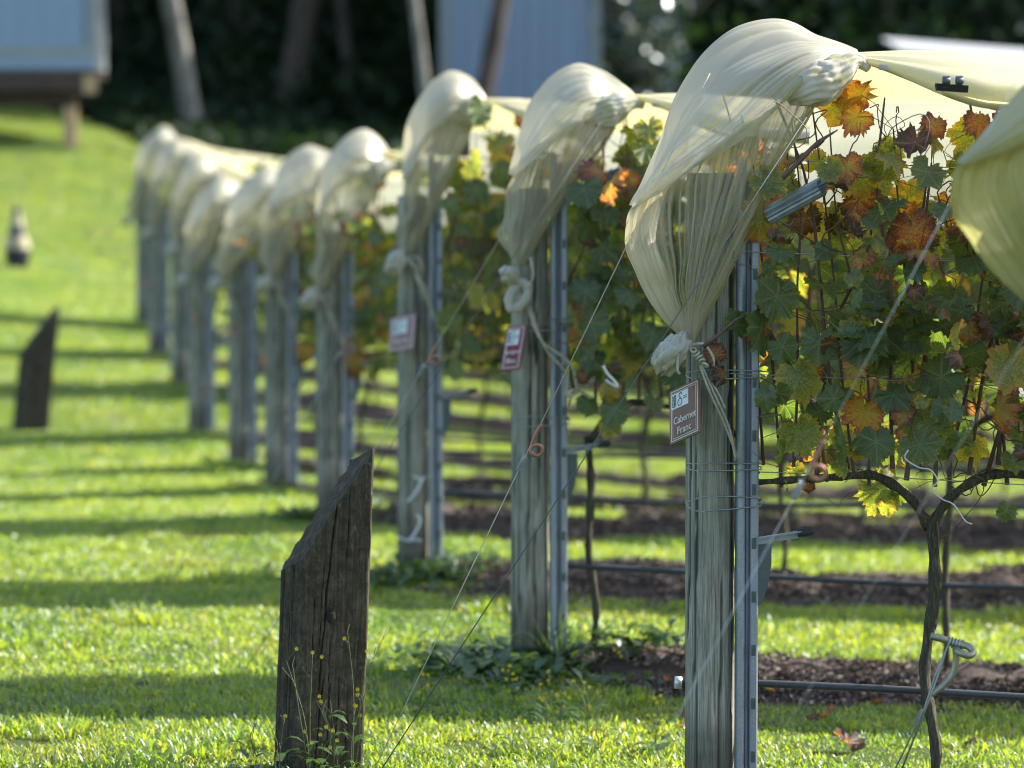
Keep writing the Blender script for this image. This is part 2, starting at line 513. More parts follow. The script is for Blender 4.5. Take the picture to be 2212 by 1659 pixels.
# ------------------------------------------------------------------ scatter through geometry nodes (uncountable stuff only)
def scatter(name, pts, rots, scl, idx, variants, label, cat):
    me = bpy.data.meshes.new(name)
    me.from_pydata([tuple(p) for p in pts], [], [])
    a = me.attributes.new('rot', 'FLOAT_VECTOR', 'POINT'); a.data.foreach_set('vector', np.asarray(rots, np.float32).ravel())
    a = me.attributes.new('scl', 'FLOAT_VECTOR', 'POINT'); a.data.foreach_set('vector', np.asarray(scl, np.float32).ravel())
    a = me.attributes.new('idx', 'INT', 'POINT'); a.data.foreach_set('value', np.asarray(idx, np.int32))
    o = bpy.data.objects.new(name, me); C.objects.link(o)
    col = bpy.data.collections.new(name + '_variants')
    for k, vm in enumerate(variants):
        vo = bpy.data.objects.new('%s_variant_%02d' % (name, k), vm); col.objects.link(vo)
    ng = bpy.data.node_groups.new(name, 'GeometryNodeTree')
    ng.interface.new_socket('Geometry', in_out='INPUT', socket_type='NodeSocketGeometry')
    ng.interface.new_socket('Geometry', in_out='OUTPUT', socket_type='NodeSocketGeometry')
    n = ng.nodes
    gi = n.new('NodeGroupInput'); gout = n.new('NodeGroupOutput')
    ci = n.new('GeometryNodeCollectionInfo'); ci.inputs[0].default_value = col
    ci.inputs['Separate Children'].default_value = True; ci.inputs['Reset Children'].default_value = True
    iop = n.new('GeometryNodeInstanceOnPoints'); iop.inputs['Pick Instance'].default_value = True
    def na(nm, ty):
        x = n.new('GeometryNodeInputNamedAttribute'); x.data_type = ty; x.inputs[0].default_value = nm; return x.outputs[0]
    ng.links.new(gi.outputs[0], iop.inputs['Points'])
    ng.links.new(ci.outputs[0], iop.inputs['Instance'])
    ng.links.new(na('idx', 'INT'), iop.inputs['Instance Index'])
    e2r = n.new('FunctionNodeEulerToRotation'); ng.links.new(na('rot', 'FLOAT_VECTOR'), e2r.inputs[0])
    ng.links.new(e2r.outputs[0], iop.inputs['Rotation'])
    ng.links.new(na('scl', 'FLOAT_VECTOR'), iop.inputs['Scale'])
    ng.links.new(iop.outputs[0], gout.inputs[0])
    md = o.modifiers.new('scatter', 'NODES'); md.node_group = ng
    tag(o, label, cat, kind='stuff')
    return o

def grass_patch(seed, size, count, L, W):
    r = np.random.default_rng(seed)
    V, F, Cc = [], [], []
    for i in range(count):
        x, y = r.uniform(-size / 2, size / 2, 2)
        a = r.uniform(0, 2 * PI); lean = r.uniform(.25, 1.15) ; l = L * r.uniform(.55, 1.35); w = W * r.uniform(.6, 1.35)
        dx, dy = math.cos(a), math.sin(a); tw = a + PI / 2 + r.normal(0, .5)
        px, py = math.cos(tw) * w / 2, math.sin(tw) * w / 2
        b = len(V)
        ht = [(0, 0, 1.0), (.35, .45, 1.0), (.75, .85, .72)]
        for f, h, ww in ht:
            cx = x + dx * l * lean * f * f; cy = y + dy * l * lean * f * f; cz = l * h * (1 - .35 * lean * f) - .006
            V.append((cx - px * ww, cy - py * ww, cz)); V.append((cx + px * ww, cy + py * ww, cz))
        V.append((x + dx * l * lean * 1.05, y + dy * l * lean * 1.05, l * (1 - .42 * lean)))
        F += [(b, b + 1, b + 3, b + 2), (b + 2, b + 3, b + 5, b + 4), (b + 4, b + 5, b + 6)]
        t = r.uniform()
        if t < .05: c = (.20, .19, .11)
        elif t < .22: c = (.125, .17, .035)
        elif t < .7: c = (.095, .15, .03)
        else: c = (.06, .115, .03)
        c = np.array(c) * np.array([1.08, 1.12, .8]) * r.uniform(.75, 1.3)
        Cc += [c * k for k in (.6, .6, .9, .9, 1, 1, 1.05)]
    me = mesh('grass_patch', V, F, M['grass'])
    cattr(me, 'lc', np.array(Cc))
    return me
def chip_patch(seed, size, count):
    r = np.random.default_rng(seed); V, F, Cc = [], [], []
    for i in range(count):
        x, y = r.uniform(-size / 2, size / 2, 2); l = r.uniform(.012, .045); w = r.uniform(.003, .008)
        q = Euler((r.uniform(-.5, .5), r.uniform(-.6, .6), r.uniform(0, 6.3))).to_matrix()
        b = len(V); cv = r.uniform(-.012, .012)
        for f in (-1, 0, 1):
            for s_ in (-1, 1):
                v = q @ Vector((f * l / 2, s_ * w / 2, (1 - abs(f)) * cv)); V.append((x + v.x, y + v.y, v.z + r.uniform(.002, .016)))
        F += [(b, b + 2, b + 3, b + 1), (b + 2, b + 4, b + 5, b + 3)]
        t = r.uniform(); c = np.array((.28, .23, .19) if t < .2 else (.13, .095, .075) if t < .6 else (.05, .036, .028)) * r.uniform(.7, 1.3)
        Cc += [c] * 6
    me = mesh('chip_patch', V, F, M['chip'], False); cattr(me, 'lc', np.array(Cc)); return me

def lay(size, y0, y1, margin, keep, seed):
    r = np.random.default_rng(seed); pts, rots, scl, idx = [], [], [], []
    y = y0
    while y < y1:
        half = y * 1106 / 7681 + margin
        for x in np.arange(-half, half + margin * .8, size):
            px, py = x + r.uniform(-.2, .2) * size, y + r.uniform(-.2, .2) * size
            if not keep(px, py, r): continue
            z = float(ground_z(px, py)); e = .15
            gx = float(H(px + e, py) - H(px - e, py)) / (2 * e); gy = float(H(px, py + e) - H(px, py - e)) / (2 * e)
            nrm = Vector((-gx, -gy, 1)).normalized()
            q = nrm.to_track_quat('Z', 'Y') @ Euler((0, 0, r.uniform(0, 6.28))).to_quaternion()
            e_ = q.to_euler(); pts.append((px, py, z - .006)); rots.append(tuple(e_)); s_ = r.uniform(.85, 1.15); scl.append((s_, s_, s_ * r.uniform(.8, 1.25))); t_ = r.uniform(); w_ = float(wig(np.array(px * .9 + py * .4), 3)); idx.append(3 if (size < .3 and t_ < .05 + .14 * (w_ > .35)) else 4 if (size < .3 and (w_ < -.45 or t_ > .92)) else int(r.integers(0, 3)))
        y += size * .9
    return pts, rots, scl, idx
bare = lambda x, y: 0.5 + .5 * math.sin(x * 2.3 + 1.7 * math.sin(y * 1.9)) * math.sin(y * 2.9 + x)
def keep_grass(x, y, r):
    m = float(mulch(x, y))
    if m > .45: return r.uniform() < .03
    return not (bare(x, y) > .985 and r.uniform() < .8)
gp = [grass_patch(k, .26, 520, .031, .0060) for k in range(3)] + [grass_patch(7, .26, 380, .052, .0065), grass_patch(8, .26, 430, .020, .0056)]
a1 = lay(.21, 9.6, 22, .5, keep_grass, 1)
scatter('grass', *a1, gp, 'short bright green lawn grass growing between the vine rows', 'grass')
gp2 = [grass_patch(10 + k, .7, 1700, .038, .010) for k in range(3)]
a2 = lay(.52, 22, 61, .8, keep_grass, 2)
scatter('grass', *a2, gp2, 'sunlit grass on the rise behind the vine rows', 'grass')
cp = [chip_patch(k, .26, 230) for k in range(3)]
a3 = lay(.2, 9.0, 24, .5, lambda x, y, r: float(mulch(x, y)) > .2, 3)
scatter('mulch_chips', *a3, cp, 'brown wood chip mulch heaped along the foot of the vines', 'mulch')

# ------------------------------------------------------------------ end posts
NTH = ['leftmost', 'second from left', 'third from left', 'fourth from left', 'fifth from left', 'sixth from left', 'seventh from left', 'eighth from left', 'ninth from left', 'tenth from left', 'eleventh from left', 'fourth from right', 'third from right', 'second from right', 'rightmost']
ORD = ['front', 'first', 'second', 'third', 'fourth', 'fifth', 'sixth', 'seventh', 'eighth', 'ninth', 'tenth']
ROWN = ['the cut-off right-hand row', 'the Cabernet Franc row', 'the maroon-sign row'] + ['the %s row back' % o for o in ORD[3:]]

def post_shaft(seed):
    r = np.random.default_rng(seed)
    seg, nz = 72, 50; Vv, gv = [], []
    cracks = [(r.uniform(0, 2 * PI), r.uniform(0, 1.4), r.uniform(.3, .9), r.uniform(.002, .005)) for _ in range(26)]
    for j in range(nz):
        z = -.15 + (2.05 + .15) * j / (nz - 1)
        for k in range(seg):
            a = 2 * PI * k / seg
            rad = .0675 + .0015 * math.sin(3 * a + z * 1.3) + .0012 * math.sin(7 * a + z * 4) - .002 * z
            g_ = 0
            for ca, cz, cl, cdp in cracks:
                da = (a - ca - .05 * math.sin(z * 6 + ca) + PI) % (2 * PI) - PI
                if abs(da) < .05 and cz < z < cz + cl: rad -= cdp; g_ = max(g_, .85)
            Vv.append((rad * math.cos(a), rad * math.sin(a), z)); gv.append(g_)
    mb = MB(); mb.V = Vv
    for j in range(nz - 1):
        for k in range(seg):
            k2 = (k + 1) % seg; mb.F.append((j * seg + k, j * seg + k2, (j + 1) * seg + k2, (j + 1) * seg + k))
    mb.F.append(tuple((nz - 1) * seg + k for k in range(seg)))
    me = mb.mesh('post_shaft', M['post']); fattr(me, 'groove', gv); return me
shafts = [post_shaft(k) for k in range(3)]
def chan_a():
    mb = MB(); pts = []
    for k in range(13):
        a = PI + PI * k / 12; pts.append((.088 + .0135 * math.cos(a), -.045 + .016 * math.sin(a)))
    pts += [(.1015, -.02), (.098, -.02), (.098, -.04)] + [(.088 + .010 * math.cos(PI + PI * k / 8), -.045 + .012 * math.sin(PI + PI * k / 8)) for k in range(8, -1, -1)] + [(.0745, -.02)]
    mb.extrude(pts, -.1, 1.93); return mb.mesh('steel_channel', M['galv'], False)
def chan_b():
    prof = [(.104, -.015), (.104, -.05), (.107, -.053), (.110, -.050), (.111, -.036), (.114, -.036), (.115, -.052), (.118, -.056), (.134, -.056), (.138, -.052), (.138, -.015),
            (.135, -.015), (.135, -.050), (.1325, -.053), (.1195, -.053), (.118, -.050), (.117, -.033), (.108, -.033), (.107, -.047), (.1065, -.015)]
    mb = MB(); mb.extrude(prof, -.1, 1.90); return mb.mesh('steel_channel', M['galv'], False)
chA, chB = chan_a(), chan_b()
def tab_mesh():
    mb = MB(); mb.box((.120, -.0605, 0), (.131, -.0562, .030)); mb.box((.122, -.064, .008), (.126, -.0606, .012)); mb.box((.129, -.0635, .012), (.1305, -.0606, .026))
    return mb.mesh('wire_tab', M['galv_dark'], False)
tabm = tab_mesh()
def wrap_mesh(z, tilt, rr=.003):
    mb = MB()
    for q in range(2):
        pts = []
        loop = [(.067 * math.cos(a), .067 * math.sin(a)) for a in np.linspace(PI / 2, PI * 1.5, 18)] + [(.06, -.0665), (.10, -.065), (.14, -.063), (.143, -.055), (.143, -.01), (.12, .01), (.07, .05), (0, .067)]
        for k, (x, y) in enumerate(loop):
            pts.append((x * .965, y * .965, z + tilt * math.sin(k * .32 + q * 2.4) + q * .014))
        mb.tube(pts, rr * .5, 5)
    return mb
def row_slope(i):
    return float(H(RX[i] + 1, RY[i]) - H(RX[i], RY[i]))
post_label = [
 'weathered round end post at the right edge, mostly hidden by green-stained film',
 'weathered round end post carrying the brown Cabernet Franc sign, nearest whole post',
 'weathered round end post behind the maroon sign, with a long-bladed tuft at its foot',
 'weathered round end post with bent white wire staples low on its face',
]
for i in range(11):
    x, y, z = RX[i], RY[i], RZ[i]
    e = empty('end_post', (x, y, z))
    hs = (1.76, 1.76, 1.68, 1.62)[i] / 2.05 if i < 4 else (ROWS[i][4] - z - .50) / 2.05
    hc = .93 if i < 4 else hs
    lb = post_label[i] if i < 4 else 'blurred weathered end post with paired steel channels, of %s' % ROWN[i]
    tag(e, lb, 'post', 'vine row end posts in a receding line')
    s_ = to_obj('post_shaft', shafts[i % 3], None, e); s_.rotation_euler = (0, 0, i * 1.3 + .4); s_.scale = (1, 1, hs)
    a_ = to_obj('steel_channel', chA, None, e); b_ = to_obj('steel_channel', chB, None, e)
    a_.scale = b_.scale = (1, 1, hc); a_.location = (-.006, 0, 0); b_.location = (-.008, 0, 0)
    if i < 7:
        zt = .16
        while zt < 1.6 * hc:
            t_ = to_obj('wire_tab', tabm, None, e); t_.location = (-.008, 0, zt); zt += .146
    for zz, tl in ((.86, .012), (1.19, .006)) if i != 1 else ((.86, .014), (.96, .004), (1.21, .006)):
        wrap_mesh(zz, tl, .0042).build('wire_wrap', M['wire'], e)
    # lower arm
    if i < 9:
        mb = MB(); rot = Euler((0, R(-7), 0)).to_matrix()
        mb.extrude([(0, 0), (.022, 0), (.022, -.004), (.004, -.004), (.004, -.020), (0, -.020)], 0, .12)
        vv = [Vector(v) for v in mb.V]
        mb.V = [tuple(Vector((.135 + v.z, -.05 - v.x * .9, .775 + v.y + v.z * .16))) for v in vv]
        mb.build('bracket_arm', M['galv'], e, (-.010, 0, 0), smooth=False)
        mb = MB(); mb.tube([(.245, -.06, .786), (.262, -.06, .789), (.285, -.06, .792), (.293, -.06, .793)], [.010, .012, .010, .003], 10)
        mb.build('bracket_tip', M['rubber'], e, (-.010, 0, 0))
        mb = MB(); pts = [(.138, .755), (.176, .757), (.176, .70), (.166, .64), (.150, .592), (.138, .588)]
        b0 = [(px, -.048, pz) for px, pz in pts]; b1 = [(px, -.043, pz) for px, pz in pts]
        mb.V = b0 + b1; n_ = len(pts)
        mb.F = [tuple(range(n_)), tuple(range(2 * n_ - 1, n_ - 1, -1))] + [(k, (k + 1) % n_, n_ + (k + 1) % n_, n_ + k) for k in range(n_)]
        mb.build('bracket_plate', M['galv_dark'], e, (-.010, 0, 0), smooth=False)
    # upper cross arm: corrugated half pipe pointing right and up
    if i < 3:
        mb = MB(); A = Vector((.150, -.09, 1.648 * (hs * 1.1 if i > 3 else 1))); B = Vector((.285, -.15, A.z + .078)); d = (B - A).normalized()
        u_ = d.cross(Vector((0, 0, 1))).normalized(); w_ = u_.cross(d)
        rings = []
        for t in (0, .25, .5, .75, 1.0):
            c0 = A.lerp(B, t); ring = []
            for k in range(25):
                a = R(-55) + R(290) * k / 24; rr = .025 + .0018 * math.cos(k * PI)
                ring.append(c0 + u_ * math.cos(a) * rr + w_ * -math.sin(a) * rr + d * (.03 * max(0, -math.sin(a + .4)) if t == 1.0 else 0))
            for k in range(24, -1, -1):
                a = R(-55) + R(290) * k / 24; rr = .0225 + .0018 * math.cos(k * PI)
                ring.append(c0 + u_ * math.cos(a) * rr + w_ * -math.sin(a) * rr + d * (.03 * max(0, -math.sin(a + .4)) if t == 1.0 else 0))
            rings.append(ring)
        mb.quadgrid(rings, True)
        n_ = len(rings[0])
        mb.build('cross_arm', M['galv'], e, smooth=False)

# ------------------------------------------------------------------ covers
FL1 = [
 [(1480,330,.26),(1530,180,.26),(1610,95,.24),(1700,62,.20),(1790,97,.12),(1852,114,.03)],
 [(1370,432,.04),(1400,362,.10),(1440,275,.15),(1474,190,.18),(1525,112,.18),(1597,57,.18),(1690,38,.16),(1765,70,.10),(1852,108,.03)],
 [(1364,442,-.02),(1405,388,-.02),(1458,295,-.02),(1525,215,-.03),(1612,145,-.03),(1700,105,-.02),(1780,98,0),(1855,116,0)],
 [(1364,447,-.04),(1415,402,-.08),(1490,345,-.12),(1575,275,-.14),(1655,200,-.15),(1735,140,-.12),(1800,118,-.07),(1858,122,-.02)],
 [(1366,452,-.05),(1430,414,-.10),(1500,366,-.15),(1570,320,-.18),(1640,270,-.19),(1700,215,-.18),(1750,165,-.14),(1858,135,-.03)],
]
CU1 = [
 [(1500,330,.20),(1440,420,.17),(1420,520,.14),(1450,620,.06),(1487,735,-.04)],
 [(1392,415,.06),(1364,460,.03),(1351,510,.02),(1360,560,.01),(1382,612,-.0),(1425,675,-.03),(1482,736,-.06)],
 [(1430,400,-.04),(1412,480,-.06),(1418,560,-.08),(1443,640,-.08),(1486,737,-.08)],
 [(1520,340,-.10),(1496,430,-.12),(1482,520,-.13),(1476,620,-.12),(1490,738,-.09)],
 [(1620,265,-.13),(1582,370,-.15),(1546,470,-.16),(1512,610,-.13),(1493,738,-.09)],
 [(1738,190,-.12),(1690,290,-.13),(1640,400,-.13),(1590,520,-.13),(1535,640,-.11),(1497,738,-.08)],
 [(1772,200,-.02),(1722,290,-.05),(1660,400,-.06),(1609,530,-.07),(1548,650,-.08),(1501,738,-.07)],
]
BU1 = [((1700,215,-.10),14),((1740,190,-.11),36),((1778,175,-.09),43),((1812,152,-.07),40),((1842,132,-.05),30),((1860,136,-.04),17),((1876,149,-.05),8)]
FL2 = [
 [(1215,300,.22),(1190,220,.25),(1225,170,.22),(1270,153,.18),(1320,165,.1),(1378,213,.03)],
 [(1112,370,.03),(1125,290,.1),(1142,225,.14),(1180,175,.15),(1225,143,.15),(1255,137,.14),(1290,150,.1),(1335,178,.06),(1380,213,.02)],
 [(1108,378,-.02),(1140,310,-.03),(1180,250,-.03),(1220,205,-.03),(1265,185,-.02),(1310,195,0),(1380,218,0)],
 [(1110,382,-.04),(1150,335,-.1),(1200,285,-.13),(1250,245,-.12),(1300,225,-.08),(1340,220,-.05),(1382,222,-.01)],
 [(1112,386,-.05),(1150,350,-.12),(1200,305,-.15),(1250,268,-.15),(1290,245,-.12),(1330,235,-.06),(1384,226,-.02)],
]
CU2 = [
 [(1180,330,.16),(1150,400,.14),(1120,500,.08),(1114,566,-.04)],
 [(1115,360,.03),(1103,410,.02),(1090,470,.01),(1080,502,0),(1086,524,-.02),(1098,548,-.04),(1112,568,-.06)],
 [(1140,330,-.06),(1125,420,-.08),(1108,500,-.09),(1108,530,-.09),(1117,569,-.09)],
 [(1190,295,-.1),(1165,390,-.12),(1145,460,-.12),(1130,520,-.1),(1120,569,-.09)],
 [(1250,260,-.11),(1215,350,-.13),(1175,440,-.13),(1145,510,-.12),(1123,570,-.09)],
 [(1310,268,-.07),(1260,350,-.09),(1215,420,-.1),(1170,490,-.11),(1126,571,-.08)],
 [(1328,272,0),(1274,350,-.04),(1227,425,-.05),(1180,495,-.07),(1129,571,-.07)],
]
BU2 = [((1262,265,-.05),10),((1295,250,-.06),28),((1325,236,-.05),32),((1352,225,-.04),27),((1374,222,-.03),14),((1392,229,-.03),7)]

def to_local(curves, px0, Y0, X0):
    wd = lambda d: d * 1.5 if d > 0 else d
    return [[tuple(P(x, y, Y0 + wd(d)) - Vector((X0, Y0, 0))) for x, y, d in c] for c in curves]
def pleat_fn(r, n):
    fr = r.uniform(.6, 1.4, n); 
    edges = np.cumsum(fr); edges = edges / edges[-1]
    amp = r.uniform(.3, 1.0, n)
    def f(u):
        k = np.searchsorted(edges, u); k = np.minimum(k, n - 1)
        lo = np.where(k > 0, edges[k - 1], 0); t = (u - lo) / (edges[k] - lo)
        return amp[k] * (np.abs(np.sin(PI * t)) ** .5 - .65)
    return f
def drape(guides, nu, nv, npleat, amp, seed, stain_edges, ends=(0., 1.), coarse=3, thin_amt=1.0):
    r = np.random.default_rng(seed)
    G = loft(guides, nu, nv)
    du = np.gradient(G, axis=0); dv = np.gradient(G, axis=1)
    nrm = np.cross(du, dv); nl = np.linalg.norm(nrm, axis=2, keepdims=True); nrm = nrm / np.maximum(nl, 1e-9)
    width = np.linalg.norm(du, axis=2) * nu
    f1 = pleat_fn(r, npleat); f2 = pleat_fn(r, max(3, npleat // coarse))
    u = np.linspace(0, 1, nu)
    uu = u[:, None] + .018 * np.sin(np.linspace(0, 5, nv)[None, :] + 3 * u[:, None]) 
    uu = np.clip(uu, 0, 1)
    k = f1(uu) * .55 + f2(uu) * 1.0
    v = np.linspace(0, 1, nv)
    env = np.clip(.35 + .9 * v * ends[1] + .9 * (1 - v) * ends[0], 0, 1.0)[None, :]
    sgn = np.sign(nrm[nu // 2, nv // 2, 1]) or 1
    nz = np.array([[noise.noise(Vector((a * 6, b * 5, seed * 3.1))) for b in v] for a in u])
    disp = k * env * amp * np.clip(width / .35, .12, 1.2) + nz * amp * .8
    G = G - sgn * nrm * disp[..., None]
    st = np.zeros((nu, nv))
    for edge, w, s_ in stain_edges:
        d = np.abs(u - edge)[:, None] / w
        st = np.maximum(st, np.clip(1 - d, 0, 1) * s_ * (.55 + .45 * np.sin(v * 17 + u[:, None] * 31 + seed))[:] )
    # dirt sits in the pleat valleys
    st = np.clip(st + np.clip(-k - .25, 0, 1) * .35, 0, 1)
    nb = npleat * 2; tv = r.uniform(0, 1, nb + 1); tv = np.where(tv > .62, (tv - .5) * 1.6, 0)
    th = np.interp(uu * nb, np.arange(nb + 1), tv) * np.clip(np.sin(PI * v)[None, :] * 1.6 - .25, 0, 1) * thin_amt
    if thin_amt > .9: th = np.clip(th + .95 * np.exp(-((uu - .50) / .14) ** 2) * (.55 + .45 * np.sin(uu * 190)) * np.clip(np.sin(PI * np.clip(v * 1.15, 0, 1))[None, :] * 1.5, 0, 1), 0, 1.15)
    return G, np.stack([st, th], -1)
def sheet_mesh(name, parts, mat):
    mb = MB(); st = []
    for G, s_ in parts:
        mb.quadgrid([[tuple(p) for p in row] for row in G]); st += list(s_.reshape(-1, 2))
    st = np.array(st); me = mb.mesh(name, mat); fattr(me, 'stain', st[:, 0]); fattr(me, 'thin', st[:, 1]); return me
def blob_path(pts_r, X0, Y0, s_px, seed, mat, name, seg=72, sub=60, wr=.17):
    P3 = [tuple(P(x, y, Y0 + d) - Vector((X0, Y0, 0))) for (x, y, d), _ in pts_r]
    path = catmull(P3, sub); rad = catmull([(r_, 0, 0) for _, r_ in pts_r], sub)[:, 0] / s_px
    L = np.linspace(0, 1, sub)
    rr = np.interp(L, np.linspace(0, 1, len(pts_r)), [r_ / s_px for _, r_ in pts_r])
    mb = MB(); mb.tube([tuple(p) for p in path], [float(a) for a in rr], seg, True)
    r = np.random.default_rng(seed)
    V2 = []
    ph = r.uniform(0, 6.28, 6)
    for idx, v in enumerate(mb.V):
        j, k = divmod(idx, seg)
        c = Vector(path[j]); d = Vector(v) - c; a = 2 * PI * k / seg; t = L[j]
        f = 1 + wr * (abs(math.sin(a * 3.5 + t * 5 + ph[0])) - .5) + wr * .7 * (abs(math.sin(a * 8 - t * 9 + ph[1])) - .5) + wr * .9 * noise.noise(Vector((d.x * 50 + seed, d.y * 50, t * 7)))
        V2.append(tuple(c + d * f))
    mb.V = V2
    me = mb.mesh(name, mat); fattr(me, 'stain', [max(0, min(1, .25 + .8 * noise.noise(Vector(v) * 22))) for v in V2])
    return me
def ball_mesh(c, rx, ry, rz, rot, seed, mat, name):
    mb = MB(); seg, nr = 72, 40; rows = []; E = Euler(rot).to_matrix()
    for j in range(nr + 1):
        th = PI * j / nr; row = []
        for k in range(seg):
            a = 2 * PI * k / seg
            f = 1 + .16 * (abs(math.sin(a * 5 + th * 2.5 + seed + 1.2 * math.sin(a * 2))) - .5) * math.sin(th) + .07 * (abs(math.sin(a * 13 + th * 4)) - .5) + .30 * noise.noise(Vector((math.cos(a) * 1.6, math.sin(a) * 1.6, th * 1.9 + seed))) + .12 * noise.noise(Vector((math.cos(a) * 4, math.sin(a) * 4, th * 4 + seed))) + .05 * noise.noise(Vector((math.cos(a) * 8, math.sin(a) * 8, th * 7 + seed)))
            p = E @ Vector((rx * f * math.sin(th) * math.cos(a), ry * f * math.sin(th) * math.sin(a), rz * f * math.cos(th)))
            row.append(tuple(p + Vector(c)))
        rows.append(row)
    mb.quadgrid(rows, True); me = mb.mesh(name, mat)
    fattr(me, 'stain', [max(0, min(1, .5 - (v[2] - c[2]) / rz * .5 + .5 * noise.noise(Vector(v) * 25))) * .7 for v in mb.V]); return me

S1, S2 = 7681 / (9.64 * .998 + .127), 7681 / (12.44 * .998 + .127)
def hood_parts(shape, seed, lowres):
    if shape == 1: fl, cu, bu, i0, s_ = FL1, CU1, BU1, 1, S1
    else: fl, cu, bu, i0, s_ = FL2, CU2, BU2, 2, S2
    X0, Y0 = RX[i0], RY[i0]
    f_ = to_local(fl, 0, Y0, X0); c_ = to_local(cu, 0, Y0, X0)
    nu1, nv1 = (150, 80) if not lowres else (70, 40)
    A = drape(f_, nu1, nv1, 12, .015, seed, [(.98, .10, .8), (.55, .04, .25), (0, .1, .3)], (.8, .2), 3, .35)
    B = drape(c_, int(nu1 * 1.9), nv1, 46, .019, seed + 5, [(.93, .07, .9), (1.0, .08, 1.0), (.18, .05, .35)], (.9, -.15), 3)
    bm_ = blob_path(bu, X0, Y0, s_, seed, M['film_ball'], 'gathered_corner')
    return A, B, bm_
def zmap(me_or_arr, z0, z1, Z0, Z1, xs=1.0):
    pass
hood_cache = {}
for i in range(0, 11):
    px, y, gz, shp, pk, gt = ROWS[i]
    x = RX[i]; low = i > 3
    key = (shp, low)
    if key not in hood_cache: hood_cache[key] = hood_parts(shp, 3 + shp, low)
    (A, sa), (B, sb), bm_ = hood_cache[key]
    Z1, Z0 = ((2.183, 1.31) if shp == 1 else (2.112, 1.415))
    pk = pk if pk is not None else Z1; gt = gt if gt is not None else Z0
    r = np.random.default_rng(50 + i)
    xs_ = 1.0 if i in (1, 2) else float(r.uniform(.9, 1.15))
    xs_ = 1.26 if i == 0 else xs_
    sh = .06 if i == 0 else 0. if i in (1, 2) else float(r.uniform(-.05, .05))
    def W(arr):
        a = np.array(arr, float).copy()
        t = (a[..., 2] - Z0) / (Z1 - Z0)
        a[..., 0] = a[..., 0] * xs_ + sh * (1 - t)
        a[..., 2] = gt + t * (pk - gt) - gz
        if i == 0: a[..., 0] += .34 * np.clip(t - .42, 0, 1)
        if i > 2:
            q_ = a.copy(); w_ = np.clip(t * (1.15 - t) * 3, 0, 1)
            a[..., 0] += w_ * (.022 * np.sin(q_[..., 2] * 9 + i * 2.1) + .010 * np.sin(q_[..., 0] * 21 + i))
            a[..., 2] += w_ * (.028 * np.sin(q_[..., 0] * 13 + i * 1.7))
            a[..., 1] -= w_ * .018 * (1 + np.sin(q_[..., 2] * 14 + i * 3.3))
        return a
    root = empty('row_cover', (x, y, gz))
    lab = 'pale plastic rain cover over %s, tied at its end' % ROWN[i]
    if i == 0: lab = 'green-stained plastic cover end poking in at the right edge'
    if i == 1: lab = 'large clouded plastic hood tied above the Cabernet Franc sign, with its roof strip'
    if i == 2: lab = 'pale plastic hood tied above the maroon sign, with its roof strip'
    tag(root, lab, 'rain cover', 'plastic covers tied over the vine row ends')
    mt = M['film_old'] if i == 0 else M['film']
    to_obj('hood_flap', sheet_mesh('hood_flap', [(W(A), sa if i else np.clip(sa * np.array([1.5, 0]) + np.array([.3, 0]), 0, 1))], mt), None, root)
    to_obj('hood_curtain', sheet_mesh('hood_curtain', [(W(B), sb if i else np.clip(sb * np.array([1.5, 0]) + np.array([.3, 0]), 0, 1))], mt), None, root)
    bme = bm_.copy(); co = np.array([v.co[:] for v in bme.vertices]); co = W(co); bme.vertices.foreach_set('co', co.astype(np.float32).ravel()); bme.update()
    to_obj('gathered_corner', bme, None, root)
    # roof strip
    kx = (P(1858, 130, 9.64).x - RX[1]) if shp == 1 else (P(1380, 218, 12.44).x - RX[2])
    kx = kx * xs_
    crest = pk - .085 - gz
    xe = (y * 1106 / 7681 + 2.4) - x
    nxs = 70; xsv = np.concatenate([np.linspace(kx - .10, kx + .5, 26), np.linspace(kx + .55, xe, nxs)])
    sec = [(-.29, -.135), (-.255, -.15), (-.27, -.115), (-.235, -.075), (-.16, -.035), (-.08, -.008), (0, 0), (.10, -.012), (.22, -.05), (.34, -.12), (.42, -.21), (.46, -.31), (.47, -.40)]
    secd = catmull([(a, b, 0) for a, b in sec], 40)
    rr_ = np.random.default_rng(80 + i); V_ = []
    rows_ = []
    Rslope = lambda xx: float(H(x + xx, y) - H(x, y))
    for xx in xsv:
        t = max(0, min(1, (xx - (kx - .10)) / .42)); t = t * t * (3 - 2 * t)
        sag = .018 * math.sin((xx - kx) * 2.2 + i) * t
        row = []
        for q, (a, b, _) in enumerate(secd):
            f = q / 39
            nz_ = noise.noise(Vector((xx * 1.2, f * 9, i * 5.3))) * .008 + .004 * math.sin(f * 60 + math.sin(xx * 1.3) * 2)
            fr = 1 - (1 - t) * (1 if a < 0 else .35)
            zz = crest + (b * (fr if a < 0 else 1)) + sag + Rslope(xx) * (t if xx > 0 else 0) + nz_ - (.02 * (1 - t))
            row.append((xx + .0 * a, a * (fr if a < 0 else 1) + nz_ * .5, zz))
        rows_.append(row)
    for nm_, c0_, c1_, mt_ in (('roof_sheet', 0, 29, M['film_top']), ('side_sheet', 28, 40, M['film_side'])):
        mb = MB(); mb.quadgrid([r_[c0_:c1_] for r_ in rows_]); me = mb.mesh(nm_, mt_)
        fattr(me, 'stain', [max(0, .1 + .3 * noise.noise(Vector(v) * 3)) for v in mb.V])
        to_obj(nm_, me, None, root)
    # rolled front edge
    pts, rad = [], []
    for xx in xsv[::2]:
        t = max(0, min(1, (xx - (kx + .02)) / .42)); t = t * t * (3 - 2 * t)
        if xx < kx: continue
        pts.append((xx, -.26 * (.3 + .7 * t), crest - .03 - .095 * t + Rslope(xx) + .006 * math.sin(xx * 6 + i))); rad.append(.011 + .011 * t + .003 * math.sin(xx * 11))
